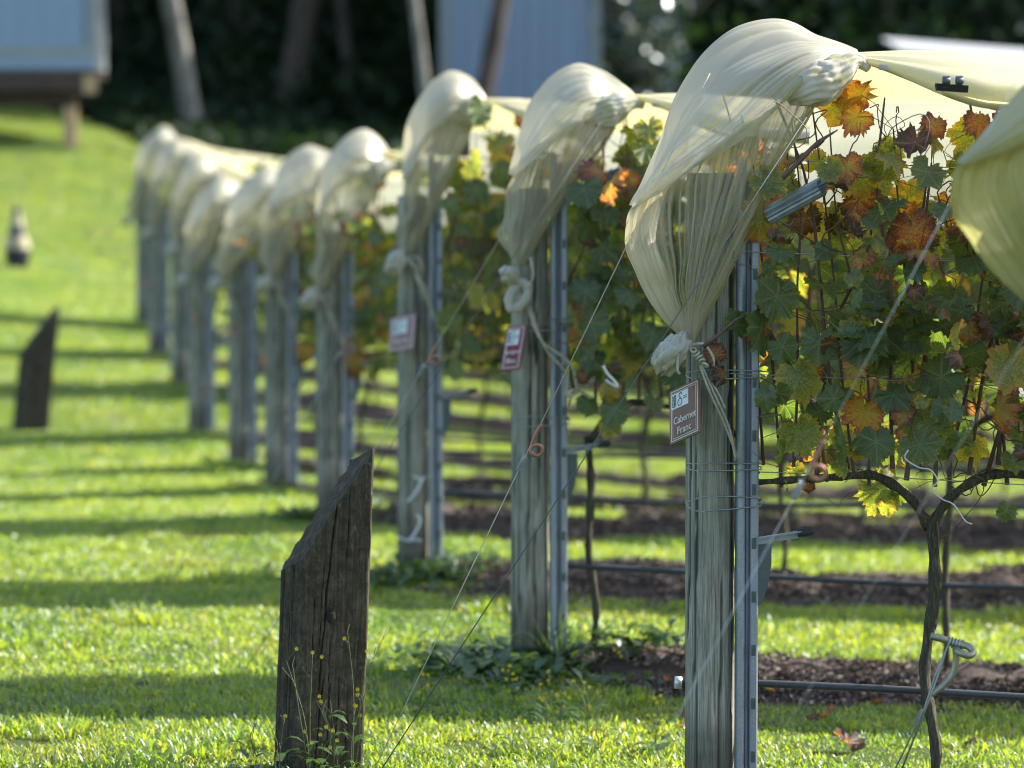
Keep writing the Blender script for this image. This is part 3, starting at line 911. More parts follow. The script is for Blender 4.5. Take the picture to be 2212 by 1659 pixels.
    mb = MB(); mb.tube(pts, rad, 14)
    me = mb.mesh('rolled_edge', M['film_ball']); fattr(me, 'stain', [.1] * len(mb.V)); to_obj('rolled_edge', me, None, root)
    # knot below the gather and its rope
    G = Vector((float(W(np.array(to_local(CU1 if shp == 1 else CU2, 0, RY[1 if shp == 1 else 2], RX[1 if shp == 1 else 2])[3][-1]))[0]), -.09, gt - gz))
    if i != 0:
        if i == 2:
            kb = ball_mesh((G.x - .03, -.115, G.z - .035), .038, .03, .030, (0, .6, 0), 4, M['film_ball'], 'knot')
            to_obj('knot', kb, None, root)
            mb = MB(); pts = [(G.x + .0 + .034 * math.cos(a) , -.125 + .012 * math.sin(a), G.z - .105 + .045 * math.sin(a + .5)) for a in np.linspace(0, 2 * PI, 22)]
            mb.tube(pts, [.017 + .003 * math.sin(k * 2.1) for k in range(22)], 12); me = mb.mesh('knot_loop', M['film_ball']); fattr(me, 'stain', [.25] * len(mb.V)); to_obj('knot_loop', me, None, root)
        else:
            kb = ball_mesh((G.x - .052, -.12, G.z - .033), .040, .038, .060, (0, .55, 0), 1.7 + i, M['film_ball'], 'knot')
            to_obj('knot', kb, None, root)
        mb = MB()
        gx, gy, gz_ = G.x, -.115, G.z - .01
        if i == 2: gx, gz_ = G.x + .03, G.z - .14
        # collar
        for q in range(3):
            mb.tube([(gx + .013 * math.cos(a), gy + .013 * math.sin(a) + .01, gz_ - .006 * q + .004 * math.sin(a * 2)) for a in np.linspace(0, 2 * PI, 12)], .0034, 6)
        def strand(ps, rr=.0033): mb.tube([tuple(p) for p in catmull(ps, 26)], rr, 6)
        if i == 2:
            ex, ez = .165, 1.85 - (835 - 302) / S2
            strand([(gx, gy, gz_), (gx + .05, gy - .02, gz_ - .12), (ex - .03, -.13, ez + .10), (ex, -.13, ez)], .0045)
            strand([(gx + .01, gy, gz_), (gx + .06, gy - .02, gz_ - .14), (ex - .04, -.13, ez + .06), (ex - .045, -.13, ez - .02)], .004)
            strand([(ex, -.13, ez), (ex - .02, -.135, ez - .015), (ex - .04, -.13, ez - .005), (ex - .01, -.12, ez + .005)], .0055)
            strand([(ex, -.13, ez), (ex + .04, -.12, ez - .02), (ex + .07, -.10, ez - .045)], .0045)
            strand([(gx - .01, gy, gz_ + .05), (gx + .02, gy - .02, gz_ + .10), (gx + .012, gy - .01, gz_ + .17)], .0045)
        else:
            strand([(gx, gy, gz_), (gx - .03, gy - .03, gz_ - .01), (gx - .036, gy - .04, gz_ - .06), (gx - .03, gy - .035, gz_ - .075)], .0042)
            strand([(gx, gy, gz_), (gx + .035, gy - .02, gz_ + .004), (gx + .06, gy - .015, gz_ - .03), (gx + .062, gy - .01, gz_ - .055)], .0042)
            for q in range(5):
                c_ = Vector((gx + .008 + q * .008, gy - .012, gz_ - .012 - q * .010))
                mb.tube([(c_.x + .008 * math.cos(a), c_.y + .008 * math.sin(a), c_.z + .006 * math.sin(a + q)) for a in np.linspace(0, 2 * PI, 10)], .0036, 6)
            strand([(gx + .03, gy, gz_ - .05), (gx + .06, gy - .01, gz_ - .12), (gx + .105, -.10, gz_ - .22), (gx + .125, -.09, gz_ - .31)], .0035)
            strand([(gx + .025, gy, gz_ - .05), (gx + .05, gy - .015, gz_ - .12), (gx + .10, -.10, gz_ - .23), (gx + .135, -.08, gz_ - .315)], .0035)
            strand([(gx + .03, gy, gz_ - .07), (gx + .07, gy, gz_ - .12), (gx + .095, gy + .01, gz_ - .17)], .0035)
        mb.build('tie_rope', M['rope'], root)
# binder clip on the first row
e = empty('binder_clip', tuple(P(2055, 178, 9.335)))
tag(e, 'black binder clip holding the rolled edge of the cover', 'clip')
rt = Euler((R(12), R(4), 0)).to_matrix()
mb = MB(); mb.box((-.042, -.030, -.019), (.042, -.004, -.013), rt); mb.box((-.042, -.033, -.018), (.042, -.029, .001), rt); mb.box((-.042, -.006, -.018), (.042, -.001, -.004), rt)
mb.build('clip_body', M['clip'], e, smooth=False)
for s_ in (-.017, .017):
    mb = MB(); mb.quadgrid([[(s_ + a, -.033 + .006 * math.cos(t) - .0 * t, .001 + .016 * math.sin(t)) for a in (-.009, .009)] for t in np.linspace(-1.2, 2.6, 9)]); 
    mb.tube([(s_ + a, -.033, .004) for a in (-.010, .010)], .009, 10)
    mb.build('clip_handle', M['galv_dark'], e)

# ------------------------------------------------------------------ trellis wires and drip pipes per row
for i in range(11):
    x, y = RX[i], RY[i]; xe = y * 1106 / 7681 + 2.2
    def line(x0, h, dy, sag=.0, n=30, wob=0.):
        return [(xx - x, dy, float(H(xx, y)) - RZ[i] + h + sag * math.sin((xx - x0) * 1.9 + i) + wob * math.sin(xx * 5)) for xx in np.linspace(x0, xe, n)]
    if i > 0:
        e = tag(MB(), '', '') if False else None
        mb = MB(); mb.tube(line(x - .07 if i == 1 else x + .09, .355, .082 if i == 1 else .0, .006), .0105, 12)
        o = mb.build('drip_pipe', M['pipe'], None, (x, y, RZ[i]))
        tag(o, 'black drip pipe strung low along %s' % ROWN[i], 'pipe', 'black drip irrigation pipes')
        if i == 1:
            mb = MB(); mb.tube([(-.090, .082, .358), (-.070, .082, .357)], .017, 14); mb.build('pipe_end', M['wire_bright'], o)
    root = empty('trellis_wire', (x, y, RZ[i]))
    tag(root, 'thin steel trellis wires running along %s' % ROWN[i], 'wire', 'trellis wires')
    for h, dy in ((.95, 0), (1.22, -.07), (1.22, .07), (1.55, -.08), (1.55, .08), (1.80, 0)):
        mb = MB(); mb.tube(line(x + .05, min(h, ROWS[i][4] - RZ[i] - .25) if ROWS[i][4] else h, dy, .004, 16), .0014, 4, False); mb.build('wire_strand', M['wire'], root)

# ------------------------------------------------------------------ guy wires
for i in range(11):
    x, y, z = RX[i], RY[i], RZ[i]
    top = (ROWS[i][4] or 2.15) - .12
    thick = .0019 if i else .0012
    A = Vector((x + .0, y + .04, top)); B = Vector((x - 1.04, y + .04, z + .0))
    px2 = {0: ((2010, 520), (1752, 1005), (1752, 1008)), 1: ((1335, 570), (1147, 960), (1146, 962)), 2: ((1080, 515), (972, 697), (948, 770)), 3: ((838, 560), (742, 745), (742, 745))}.get(i)
    if px2:
        Yg = y + .04; pa, pb, pe = (P(*q, Yg) for q in px2); dd = (pb - pa)
        A = pa + dd * ((top - pa.z) / dd.z); B = pa + dd * ((z - pa.z) / dd.z)
    t_eye = (1.185 - 0) / top if i in (0,) else (.995 / top if i == 1 else .90 / top)
    t_eye = 1 - t_eye
    if px2: t_eye = (A.z - pe.z) / (A.z - B.z)
    Epos = A.lerp(B, t_eye)
    root = empty('guy_wire', tuple(Vector((Epos.x, Epos.y, Epos.z))))
    nm = 'steel guy wire with rusty coiled strainer at the end of %s' % ROWN[i]
    tag(root, nm, 'guy wire', 'guy wires bracing the end posts')
    d = (A - B).normalized()
    mb = MB(); mb.tube([A - Epos, d * .03], thick, 6); mb.tube([d * .004, B - Epos], thick * (.8 if i else .6), 6); mb.build('wire_strand', M['wire_bright'] if i == 0 else M['rope'] if i < 3 else M['wire'], root)
    # coil / hook: rod coming down the wire, bent round into a ring
    sc = .68
    mb = MB(); side = Vector((1, 0, 0))
    ring = [Vector((.024 + .024 * math.cos(a), -.008 * (k / 20), -.020 + .022 * math.sin(a))) for k, a in enumerate(np.linspace(R(170), R(170 + 430), 26))]
    pts = [d * .085 + Vector((.006, -.004, .006)), d * .066, d * .045, d * .015 + Vector((.0, 0, -.005))] + ring
    mb.tube([tuple(p * sc) for p in [Vector(q_) for q_ in catmull([tuple(q) for q in pts], 60)]], [.0052] * 60, 10)
    mb.build('coil_hook', M['rust'], root)
    mb = MB()
    for k in range(7):
        c_ = d * (-.035 - k * .006)
        u_ = d.cross(Vector((0, 1, 0))).normalized(); w_ = d.cross(u_)
        mb.tube([tuple(c_ + (u_ * math.cos(a) + w_ * math.sin(a)) * .006 + d * (-.006 * a / 6.28)) for a in np.linspace(0, 2 * PI, 9)], .0022, 5)
    mb.build('wire_wrap', M['wire'], root)
    # second, thinner stay
    A2 = Vector((x + .241, y - .215, top - .12)); B2 = Vector((x - 1.0, y - .25, z + .0))
    mb = MB(); mb.tube([tuple(A2), tuple(B2)], .0017 if i else .0008, 6)
    o = mb.build('stay_wire', M['galv_dark'] if i else M['rope'])
    tag(o, 'thin stay wire slanting down left past the cover of %s' % ROWN[i], 'stay wire', 'thin stay wires')
# T shaped strainer hook low at the right
hk = P(2062, 1395, 9.05)
root = empty('strainer_hook', tuple(hk)); tag(root, 'bent olive metal strainer hook with wires wound round it, low in front of the vine', 'wire hook')
def Q(px, py, dy=0): return tuple(P(px, py, 9.05 + dy) - hk)
mb = MB(); mb.tube([tuple(p) for p in catmull([Q(2010, 1374), Q(2035, 1380), Q(2065, 1390), Q(2090, 1396, -.01), Q(2102, 1408, -.02), Q(2094, 1416, -.03), Q(2078, 1412, -.03), Q(2066, 1405, -.015)], 40)], .0098, 12)
mb.tube([tuple(p) for p in catmull([Q(2064, 1395), Q(2066, 1425), Q(2058, 1455), Q(2040, 1478), Q(2022, 1494), Q(2014, 1505)], 30)], [.0092] * 24 + [.008, .008, .007, .006, .005, .003], 12)
mb.build('hook_rod', M['olive_metal'], root)
mb = MB()
for k in range(5):
    c_ = Vector(Q(2050 + k * 7, 1386 + k * 2)); mb.tube([tuple(c_ + Vector((.002 * math.sin(a) , math.cos(a) * .012, math.sin(a) * .012))) for a in np.linspace(0, 2 * PI, 12)], .0024, 5)
mb.tube([Q(2050, 1388, -.012), Q(2020, 1460, -.01), Q(1997, 1530, 0), Q(1925, 1680, 0)], .0022, 5)
mb.tube([Q(2050, 1388, .012), Q(2012, 1500, .0), Q(1945, 1670, 0)], .0026, 5)
for k in range(8):
    c_ = Vector(Q(1990 - k * 2.0, 1536 + k * 4.2)); mb.tube([tuple(c_ + Vector((math.cos(a) * .005, math.sin(a) * .005, .002 * math.cos(a)))) for a in np.linspace(0, 2 * PI, 9)], .0018, 5)
mb.build('wire_strand', M['wire'], root)
# strainer near the second row
hk2 = P(1320, 810, 11.9); root = empty('wire_hook', tuple(hk2)); tag(root, 'small bright bent wire hook hanging between the first two hoods', 'wire hook')
mb = MB(); q2 = lambda a, b, d=0: tuple(P(a, b, 11.9 + d) - hk2)
mb.tube([tuple(p) for p in catmull([q2(1303, 790), q2(1312, 808), q2(1326, 822), q2(1334, 836), q2(1318, 828), q2(1308, 820)], 24)], .0045, 8); mb.build('hook_rod', M['wire_bright'], root)
# bent white wire staples on the third post
for (pa, lb) in (([(915, 1030), (900, 1062), (880, 1085)], 'upper white wire staple bent on the face of the third post'), ([(893, 1028), (914, 1040)], 'short white wire staple crossing the upper one on the third post'),
                 ([(900, 1112), (908, 1125), (898, 1150), (884, 1168)], 'hooked white wire staple low on the third post'), ([(858, 1160), (880, 1168), (905, 1166), (908, 1172)], 'lowest white wire staple lying across the third post')):
    mb = MB(); c0 = P(*pa[0], 15.24 - .085); mb.tube([tuple(p) for p in catmull([tuple(P(a, b, 15.24 - .085) - c0) for a, b in pa], 14)], .006, 8)
    tag(mb.build('wire_staple', M['wire_bright'], None, tuple(c0)), lb, 'staple', 'white wire staples on the third post')

# ------------------------------------------------------------------ vines
def leaf_mesh(seed, aut, name='leaf', small=False):
    r = np.random.default_rng(seed)
    n = 54 if not small else 30
    lob = [(90, 1.02, 25), (90 - 58, .95, 24), (90 + 58, .95, 24), (90 - 116, .87, 26), (90 + 116, .87, 26)]
    V, F, rad, vein = [(0, 0, 0)], [], [0], [1.0]
    curl = r.uniform(-.9, 1.3) + aut * 1.9 * (1 if seed % 3 else -1); fold = r.uniform(-.3, .8) + aut * .7; drop = r.uniform(.0, .35); twist = r.uniform(-.6, .6)
    rings = (.33, .68, 1.0) if not small else (.5, 1.0)
    def outl(d):
        v = .79
        for c, l, w in lob:
            dd = (d - c + 180) % 360 - 180
            v = max(v, l * (math.exp(-abs(dd / w) ** 1.7 / 1.25)))
        bb = (d - 270 + 180) % 360 - 180
        return v * (1 - .62 * math.exp(-(bb / 13) ** 2))
    jit = r.uniform(.93, 1.05, n)
    for q, f in enumerate(rings):
        for k in range(n):
            d = 360 * k / n; o_ = outl(d)
            if q == len(rings) - 1: o_ *= (1.05 if k % 2 else .93) * jit[k]
            x, y = math.cos(R(d)) * o_ * f, math.sin(R(d)) * o_ * f
            ve = 0
            for c, l, w in lob:
                dd = abs((d - c + 180) % 360 - 180)
                ve = max(ve, 1 - dd / (8 if not small else 14))
            z = -curl * .30 * (x * x + y * y) + fold * .35 * abs(x) * 1.0 - drop * .25 * y * y + twist * .25 * x * y
            z += (.07 * math.sin(k * .9 + seed) + .05 * math.sin(k * 2.3 + seed * 2)) * f * f * (1 + aut * 1.8) + 0
            V.append((x * .5, y * .5 + .0, z * .5)); rad.append(f); vein.append(max(0, ve))
    for k in range(n): F.append((0, 1 + k, 1 + (k + 1) % n))
    for q in range(len(rings) - 1):
        for k in range(n):
            a = 1 + q * n + k; b = 1 + q * n + (k + 1) % n; F.append((a, a + n, b + n)); F.append((a, b + n, b))
    me = mesh(name, V, F, M['leaf'])
    cattr(me, 'lc', np.array([(aut, rr, (seed * .137) % 1) for rr in rad])); vattr(me, 'lp', [(v[0] * 2, v[1] * 2, 0) for v in V])
    return me
AUT = [.02, .05, .08, .12, .15, .18, .22, .27, .32, .38, .43, .48, .53, .58, .63, .70, .80, .92]
LV = []
for k, a in enumerate(AUT):
    for q in range(2): LV.append((a, leaf_mesh(100 + k * 7 + q, a)))
LS = [(a, leaf_mesh(300 + k, a, 'leaf', True)) for k, a in enumerate(AUT)]
def pick(lst, a, r):
    a = a + r.normal(0, .05); d = sorted(lst, key=lambda q: abs(q[0] - a)); return d[int(r.integers(0, 3))][1]

def vine_plan(seed, x0, x1, ztop, zlow, nleaf, hz=.92, lush=1.0, green=0.0):
    """returns wood paths, cane paths and leaf transforms in the vine's own space (trunk foot at 0,0,0)"""
    r = np.random.default_rng(seed)
    tr = [(0, 0, -.05), (.012, .0, .2), (-.008, .01, .42), (.012, 0, .65), (.0, .0, hz - .06)]
    tr = catmull([(a + r.normal(0, .008), b + r.normal(0, .008), c) for a, b, c in tr], 26)
    arms = []
    for xe_, sgn in ((x0, -1), (x1, 1)):
        if abs(xe_) < .12: continue
        p = [(0, 0, hz - .08), (sgn * .05, -.01, hz), (sgn * .14, -.02, hz + .06), (xe_ * .5 + r.normal(0, .02), -.02 + r.normal(0, .015), hz + .055 + r.normal(0, .015)), (xe_, 0, hz + .045 + r.normal(0, .012))]
        arms.append(catmull(p, 26))
    canes = []; 
    nc = int((x1 - x0) * 25)
    for k in range(nc):
        cx = x0 + (x1 - x0) * (k + r.uniform(.1, .9)) / nc
        zb = hz + .05 + r.uniform(-.02, .05); zt = ztop - r.uniform(0, .45) ** 1.5; lean = r.normal(0, .17)
        ly = r.normal(0, .09)
        p = [(cx, r.normal(0, .01), zb)]
        for f in (.25, .5, .75, 1.0):
            p.append((cx + lean * f + r.normal(0, .02), ly * f + r.normal(0, .02), zb + (zt - zb) * f))
        canes.append(catmull(p, 14))
    leaves = []
    tries = 0
    while len(leaves) < nleaf and tries < nleaf * 6:
        tries += 1
        c_ = canes[int(r.integers(0, len(canes)))]; f = r.uniform(.0, 1) ** .8
        z = zlow - .12 + (ztop - zlow + .12) * r.beta(1.6, 1.4)
        k = int(np.argmin(np.abs(c_[:, 2] - z)))
        p = c_[k]
        if abs(p[2] - z) > .14: continue
        hrel = (z - 1.0) / 1.0
        side = -1 if r.uniform() < .62 else 1
        yo = r.uniform(.03, .30) * side * (1.35 if side > 0 else 1); xo = r.normal(0, .07)
        pos = Vector((p[0] + xo, p[1] + yo, z + r.normal(0, .03)))
        if not (x0 + .02 < pos.x < x1 + .12): continue
        if pos.x < x0 + .14 and pos.z > ztop - .20: continue
        # dropping leaves: tip down, face outward
        size = r.uniform(.08, .18) * lush
        tilt = R(r.normal(62 if side < 0 else 70, 28)); yaw = R(r.normal(0, 38)) + (0 if side < 0 else PI); roll = R(r.normal(0, 30))
        Rm = Euler((0, 0, yaw)).to_matrix() @ Euler((tilt, 0, 0)).to_matrix() @ Euler((0, 0, PI + roll)).to_matrix()
        # high leaves turn colour, mid ones dark green, low ones yellow
        if hrel > .62: a = r.choice([.18, .35, .45, .58, .70, .92], p=[.20, .18, .16, .18, .13, .15])
        elif hrel > .10: a = r.choice([.03, .1, .2, .4, .58, .88], p=[.28, .22, .20, .10, .10, .10])
        else: a = r.choice([.1, .25, .38, .5, .62, .9], p=[.15, .28, .27, .14, .08, .08])
        if r.uniform() < green and a > .3: a = float(r.choice([.05, .15, .25, .36, .42]))
        if a > .75: size *= .7
        leaves.append((pos, Rm, size, float(a), Vector(p)))
    return tr, arms, canes, leaves
def wood_mesh(tr, arms, th=1.0):
    mb = MB(); n = len(tr)
    def rough(path, r0, r1, seg=12):
        b = len(mb.V); n = len(path)
        mb.tube([tuple(p) for p in path], [r0 + (r1 - r0) * k / (n - 1) + .002 * math.sin(k * 1.9) for k in range(n)], seg)
        for q in range(b, b + n * seg):
            j, k = divmod(q - b, seg); c = Vector(path[j]); d = Vector(mb.V[q]) - c
            mb.V[q] = tuple(c + d * (1 + .22 * math.sin(k * 2.6 + j * .35) + .15 * noise.noise(Vector((k * 1.1, j * .7, 3)))))
    rough(tr, .0160 * th, .018 * th); 
    for a in arms: rough(a, .0155 * th, .009 * th)
    return mb
def join_leaves(leaves, rr, root, nm):
    Vs, Fs, lc, ve = [], [], [], []
    for pos, Rm, size, a, cp_ in leaves:
        me = pick(LS, a, rr); b = len(Vs)
        for v in me.vertices: Vs.append(tuple(Rm @ (v.co * size) + pos))
        for p in me.polygons: Fs.append(tuple(b + q for q in p.vertices))
        aa = np.zeros(len(me.vertices) * 4, np.float32); me.color_attributes['lc'].data.foreach_get('color', aa); lc += list(aa.reshape(-1, 4)[:, :3])
        vv = np.zeros(len(me.vertices) * 3, np.float32); me.attributes['lp'].data.foreach_get('vector', vv); ve += list(vv)
    me = mesh(nm, Vs, Fs, M['leaf']); cattr(me, 'lc', np.array(lc)); vattr(me, 'lp', ve)
    o = to_obj(nm, me, None, root); o['kind'] = 'stuff'
    return o
def build_vine(name, loc, plan, label, group, mode, slope=0, extra=None):
    tr, arms, canes, leaves = plan
    root = empty(name, loc); tag(root, label, 'grapevine', group)
    if slope: root.rotation_euler = (0, -math.atan(slope) * .6, 0)
    wood_mesh(tr, arms, 0.86 if abs(loc[1] - RY[1]) < .1 else .72).build('trunk', M['bark'], root)
    if mode == 'parts':
        for c_ in canes:
            mb = MB(); n = len(c_); mb.tube([tuple(p) for p in c_], [(.0052 - .0030 * k / (n - 1)) * (.7 + .5 * abs(math.sin(c_[0][0] * 77))) * (1.3 if k % 4 == 0 else 1) for k in range(n)], 6, False); mb.build('cane', M['cane'], root)
    else:
        mb = MB()
        for c_ in canes: n = len(c_); mb.tube([tuple(p) for p in c_[::2]], .004, 4, False)
        o = mb.build('cane', M['cane'], root); o['kind'] = 'stuff'
    rr = np.random.default_rng(int(abs(loc[0] * 91 + loc[1] * 7)) + 5)
    mbp = MB()
    if mode == 'parts':
        for pos, Rm, size, a, cp_ in leaves:
            me = pick(LV, a, rr); o = bpy.data.objects.new('leaf', me); C.objects.link(o); o.parent = root
            o.matrix_local = Matrix.Translation(pos) @ Rm.to_4x4() @ Matrix.Diagonal((size * 1.0, size, size, 1))
            if len(mbp.V) < 9000: mbp.tube([tuple(cp_), tuple(cp_.lerp(pos, .6) + Vector((0, 0, .015))), tuple(pos)], .0013, 3, False)
        o = mbp.build('petiole', M['petiole'], root); o['kind'] = 'stuff'
        if extra: join_leaves([q_ for q_ in extra if q_[0].z < 1.72], rr, root, 'small_leaves')
    else:
        join_leaves(leaves, rr, root, 'leaves')
    if mode == 'parts':
        mbt = MB(); xs0 = min(c_[0][0] for c_ in canes); xs1 = max(c_[0][0] for c_ in canes)
        for k in range(120):
            p0 = Vector((rr.uniform(xs0, xs1), rr.uniform(-.25, .2), rr.uniform(.95, 1.9))); pp = [p0]; dr = Vector(rr.normal(0, 1, 3)); 
            for q in range(6): dr = dr * .8 + Vector(rr.normal(0, .7, 3)); dr.normalize(); pp.append(pp[-1] + dr * rr.uniform(.02, .07))
            mbt.tube([tuple(q_) for q_ in catmull([tuple(q) for q in pp], 16)], float(rr.uniform(.0009, .0022)), 4, False)
        o = mbt.build('tendril', M['cane'], root); o['kind'] = 'stuff'
    return root
def copy_tree(o, parent=None):
    c = o.copy(); C.objects.link(c); c.parent = parent
    for ch in list(o.children): copy_tree(ch, c)
    return c
VG = 'grapevines trained along the rows'
def gl(x, y): return float(H(x, y))
# row of the Cabernet Franc sign
v1x = RX[1] + .60
build_vine('grapevine', (v1x, RY[1], gl(v1x, RY[1])), vine_plan(11, -.50, .52, 2.03, 1.02, 225, .90), 'nearest grapevine, its twisted trunk right of the Cabernet Franc post, orange and green leaves', VG, 'parts', extra=vine_plan(15, -.50, .52, 1.98, .98, 170, .90, .6)[3])

build_vine('grapevine', (v1x + 1.05, RY[1], gl(v1x + 1.05, RY[1])), vine_plan(12, -.52, .52, 2.02, 1.02, 300, .90), 'grapevine at the right edge in the Cabernet Franc row, beyond the twisted trunk', VG, 'joined')
build_vine('grapevine', (v1x + 2.1, RY[1], gl(v1x + 2.1, RY[1])), vine_plan(13, -.52, .52, 2.02, 1.02, 260, .90), 'third grapevine of the Cabernet Franc row, past the right edge', VG, 'joined')
for q, (vx, lb, md) in enumerate(((.09, 'grapevine between the maroon sign post and the large hood, green and yellow leaves', 'parts'), (1.35, 'grapevine seen behind the nearest vine in the second row', 'parts'), (2.5, 'grapevine at the right edge of the second row', 'joined'), (3.6, 'grapevine past the right edge in the second row', 'joined'))):
    X_ = RX[2] + vx + .12
    build_vine('grapevine', (X_, RY[2], gl(X_, RY[2])), vine_plan(20 + q, -.06 if q == 0 else -.55, .60, 1.96, .98, 205, .88, green=.5), lb, VG, md)
protos = []
for i in range(3, 11):
    xe = RY[i] * 1106 / 7681 + (1.6 if i < 8 else 1.0)
    X_ = RX[i] + .50; k = 0
    while X_ < xe:
        lb = 'grapevine number-%s along %s' % (ORD[min(k + 1, 10)], ROWN[i])
        lb = '%s grapevine counted from the end post of %s' % (ORD[min(k + 1, 10)], ROWN[i])
        sl_ = row_slope(i)
        zt = ROWS[i][4] - RZ[i] - .13
        if i == 3 and k == 0:
            build_vine('grapevine', (X_, RY[i], gl(X_, RY[i])), vine_plan(31, -.36, .55, 1.98, .98, 190, .88, green=.65), lb, VG, 'parts')
        elif len(protos) < 4:
            protos.append(build_vine('grapevine', (X_, RY[i], gl(X_, RY[i])), vine_plan(40 + len(protos), -.38, .57, 1.97, .92, 320, .88, green=.7), lb, VG, 'joined'))
        else:
            o = copy_tree(protos[(i * 3 + k) % 4]); o.location = (X_, RY[i], gl(X_, RY[i])); o['label'] = lb
            o.scale = (1, 1, min(1, zt / 1.97)); o.rotation_euler = (0, math.atan(-sl_) * .7, 0)
        if len(protos) <= 4 and i == 4:
            for p_ in protos:
                if abs(p_.location.y - RY[4]) < .1: p_.scale = (1, 1, min(1, zt / 1.97))
        X_ += 1.1; k += 1

# ------------------------------------------------------------------ signs
def quad_frame(TL, TR, BL, Yl, Yr, dvt):
    tl = P(*TL, Yl); tr = P(*TR, Yr); bl = P(*BL, Yl + dvt)
    return tl, tr, bl
def sign(name, o0, hx, vx, w, h, base, label, lines, panelcol, blur=False):
    """o0 bottom-left corner, hx unit along width, vx unit up"""
    nx_ = hx.cross(vx).normalized()
    Mx = Matrix((hx, vx, nx_)).transposed().to_4x4(); Mx.translation = o0
    e = empty(name, (0, 0, 0)); e.matrix_world = Mx
    tag(e, label, 'sign')
    mb = MB(); mb.box((0, 0, -.004), (w, h, 0)); mb.build('plate', base, e, smooth=False)
    wm = M['sign_white']
    mb = MB()
    for a in (.006, .0125):
        t = .0022 if a == .006 else .0012
        for lo, hi in (((a, a), (w - a, a + t)), ((a, h - a - t), (w - a, h - a)), ((a, a + t), (a + t, h - a - t)), ((w - a - t, a + t), (w - a, h - a - t))):
            mb.box((lo[0], lo[1], 0.0), (hi[0], hi[1], .0008))
    mb.build('border', wm, e, smooth=False)
    px0, py0, px1, py1 = panelcol
    mb = MB(); mb.box((px0 * w, py0 * h, .0002), (px1 * w, py1 * h, .0012)); mb.build('logo_panel', M['sign_panel'], e, smooth=False)
    # emblem: looping letter and a sprig
    mb = MB(); pw, ph = (px1 - px0) * w, (py1 - py0) * h
    ox, oy = px0 * w, py0 * h
    def cur(pts, rr=.0006): mb.tube([(ox + a * pw, oy + b * ph, .0016) for a, b, _ in catmull([(a, b, 0) for a, b in pts], 40)], rr, 4)
    cur([(.62, .80), (.58, .93), (.48, .88), (.46, .72), (.55, .60), (.46, .54), (.38, .35), (.42, .15), (.54, .12), (.62, .30), (.60, .50), (.52, .56)], .0011)
    cur([(.15, .08), (.17, .4), (.14, .7), (.20, .9)], .0011)
    for s_ in range(7):
        b_ = .12 + s_ * .11
        cur([(.16, b_), (.05 + .02 * (s_ % 2), b_ + .07), (.08, b_ + .12)], .0009); cur([(.16, b_ + .03), (.27 - .02 * (s_ % 2), b_ + .08), (.24, b_ + .14)], .0009)
    for b_ in (.58, .46):
        for q in range(5): cur([(.70 + q * .05, b_), (.72 + q * .05, b_ + .05), (.735 + q * .05, b_)], .0005)
    mb.build('emblem', M['ink'], e)
    for txt, cx, cy, size in lines:
        cu = bpy.data.curves.new('lettering', 'FONT'); cu.body = txt; cu.size = size[0]; cu.align_x = 'CENTER'; cu.extrude = .0006; cu.resolution_u = 3
        to = bpy.data.objects.new('lettering', cu); C.objects.link(to)
        bpy.context.view_layer.update()
        me = bpy.data.meshes.new_from_object(to.evaluated_get(bpy.context.evaluated_depsgraph_get()))
        bpy.data.objects.remove(to)
        me.materials.clear(); me.materials.append(wm)
        o = bpy.data.objects.new('lettering', me); C.objects.link(o); o.parent = e; o.location = (cx * w, cy * h, .0012); tw = max(v.co.x for v in me.vertices) - min(v.co.x for v in me.vertices); o.scale = (size[1] * w / tw, 1.0, 1)
    return e
M['sign_white'] = simple('sign_white', (.62, .58, .48), .5, 0, 120, .15, .05)
M['sign_panel'] = simple('sign_panel', (.55, .60, .54), .35, 0, 60, .12, .05)
M['ink'] = simple('ink', (.03, .04, .05), .5, 0, 60, .1, .0)
M['sign_brown'] = simple('sign_brown', (.15, .066, .026), .42, 0, 45, .35, .1)
M['sign_maroon'] = simple('sign_maroon', (.17, .016, .02), .4, 0, 45, .3, .1)
M['sign_red'] = simple('sign_faded', (.25, .15, .12), .4, 0, 45, .3, .1)
def sign_at(TL, TR, BL, Y0, dyr, label, base, lines, panel, name='sign'):
    tl = P(*TL, Y0); tr = P(*TR, Y0 + dyr)
    hv = (tr - tl)
    # height vector: same image direction as the left edge, leaned so that it is square to the width
    bl0 = P(*BL, Y0); vv = tl - bl0
    # add depth k*(0,1,0) to vv so that hv.(vv) = 0
    k = -(hv.dot(vv)) / hv.y if abs(hv.y) > 1e-6 else 0
    k = max(-.12, min(.12, k))
    bl = P(*BL, Y0 - k)
    vv = tl - bl
    hx = hv.normalized(); vx = (vv - hx * vv.dot(hx)).normalized()
    return sign(name, bl, hx, vx, hv.length, vv.length, base, label, lines, panel)
sign_at((1446, 846), (1510, 816), (1447, 962), 9.585, -.075, 'brown Cabernet Franc sign with white lettering on the nearest whole post', M['sign_brown'],
        [('Cabernet', .52, .33, (.031, .74)), ('Franc', .50, .13, (.031, .46))], (.08, .62, .64, .90))
sign_at((1096, 705), (1138, 701), (1080, 801), 12.34, -.04, 'maroon sign with pale logo panel tilted on the second post', M['sign_maroon'],
        [('Sauvignon', .5, .36, (.024, .80)), ('Blanc', .5, .15, (.028, .5))], (.10, .56, .70, .90))
sign_at((842, 688), (897, 678), (838, 762), 15.14, -.05, 'faded brown sign with pale logo panel, blurred, on the third post', M['sign_red'],
        [('Merlot', .5, .22, (.03, .6))], (.12, .5, .68, .88))

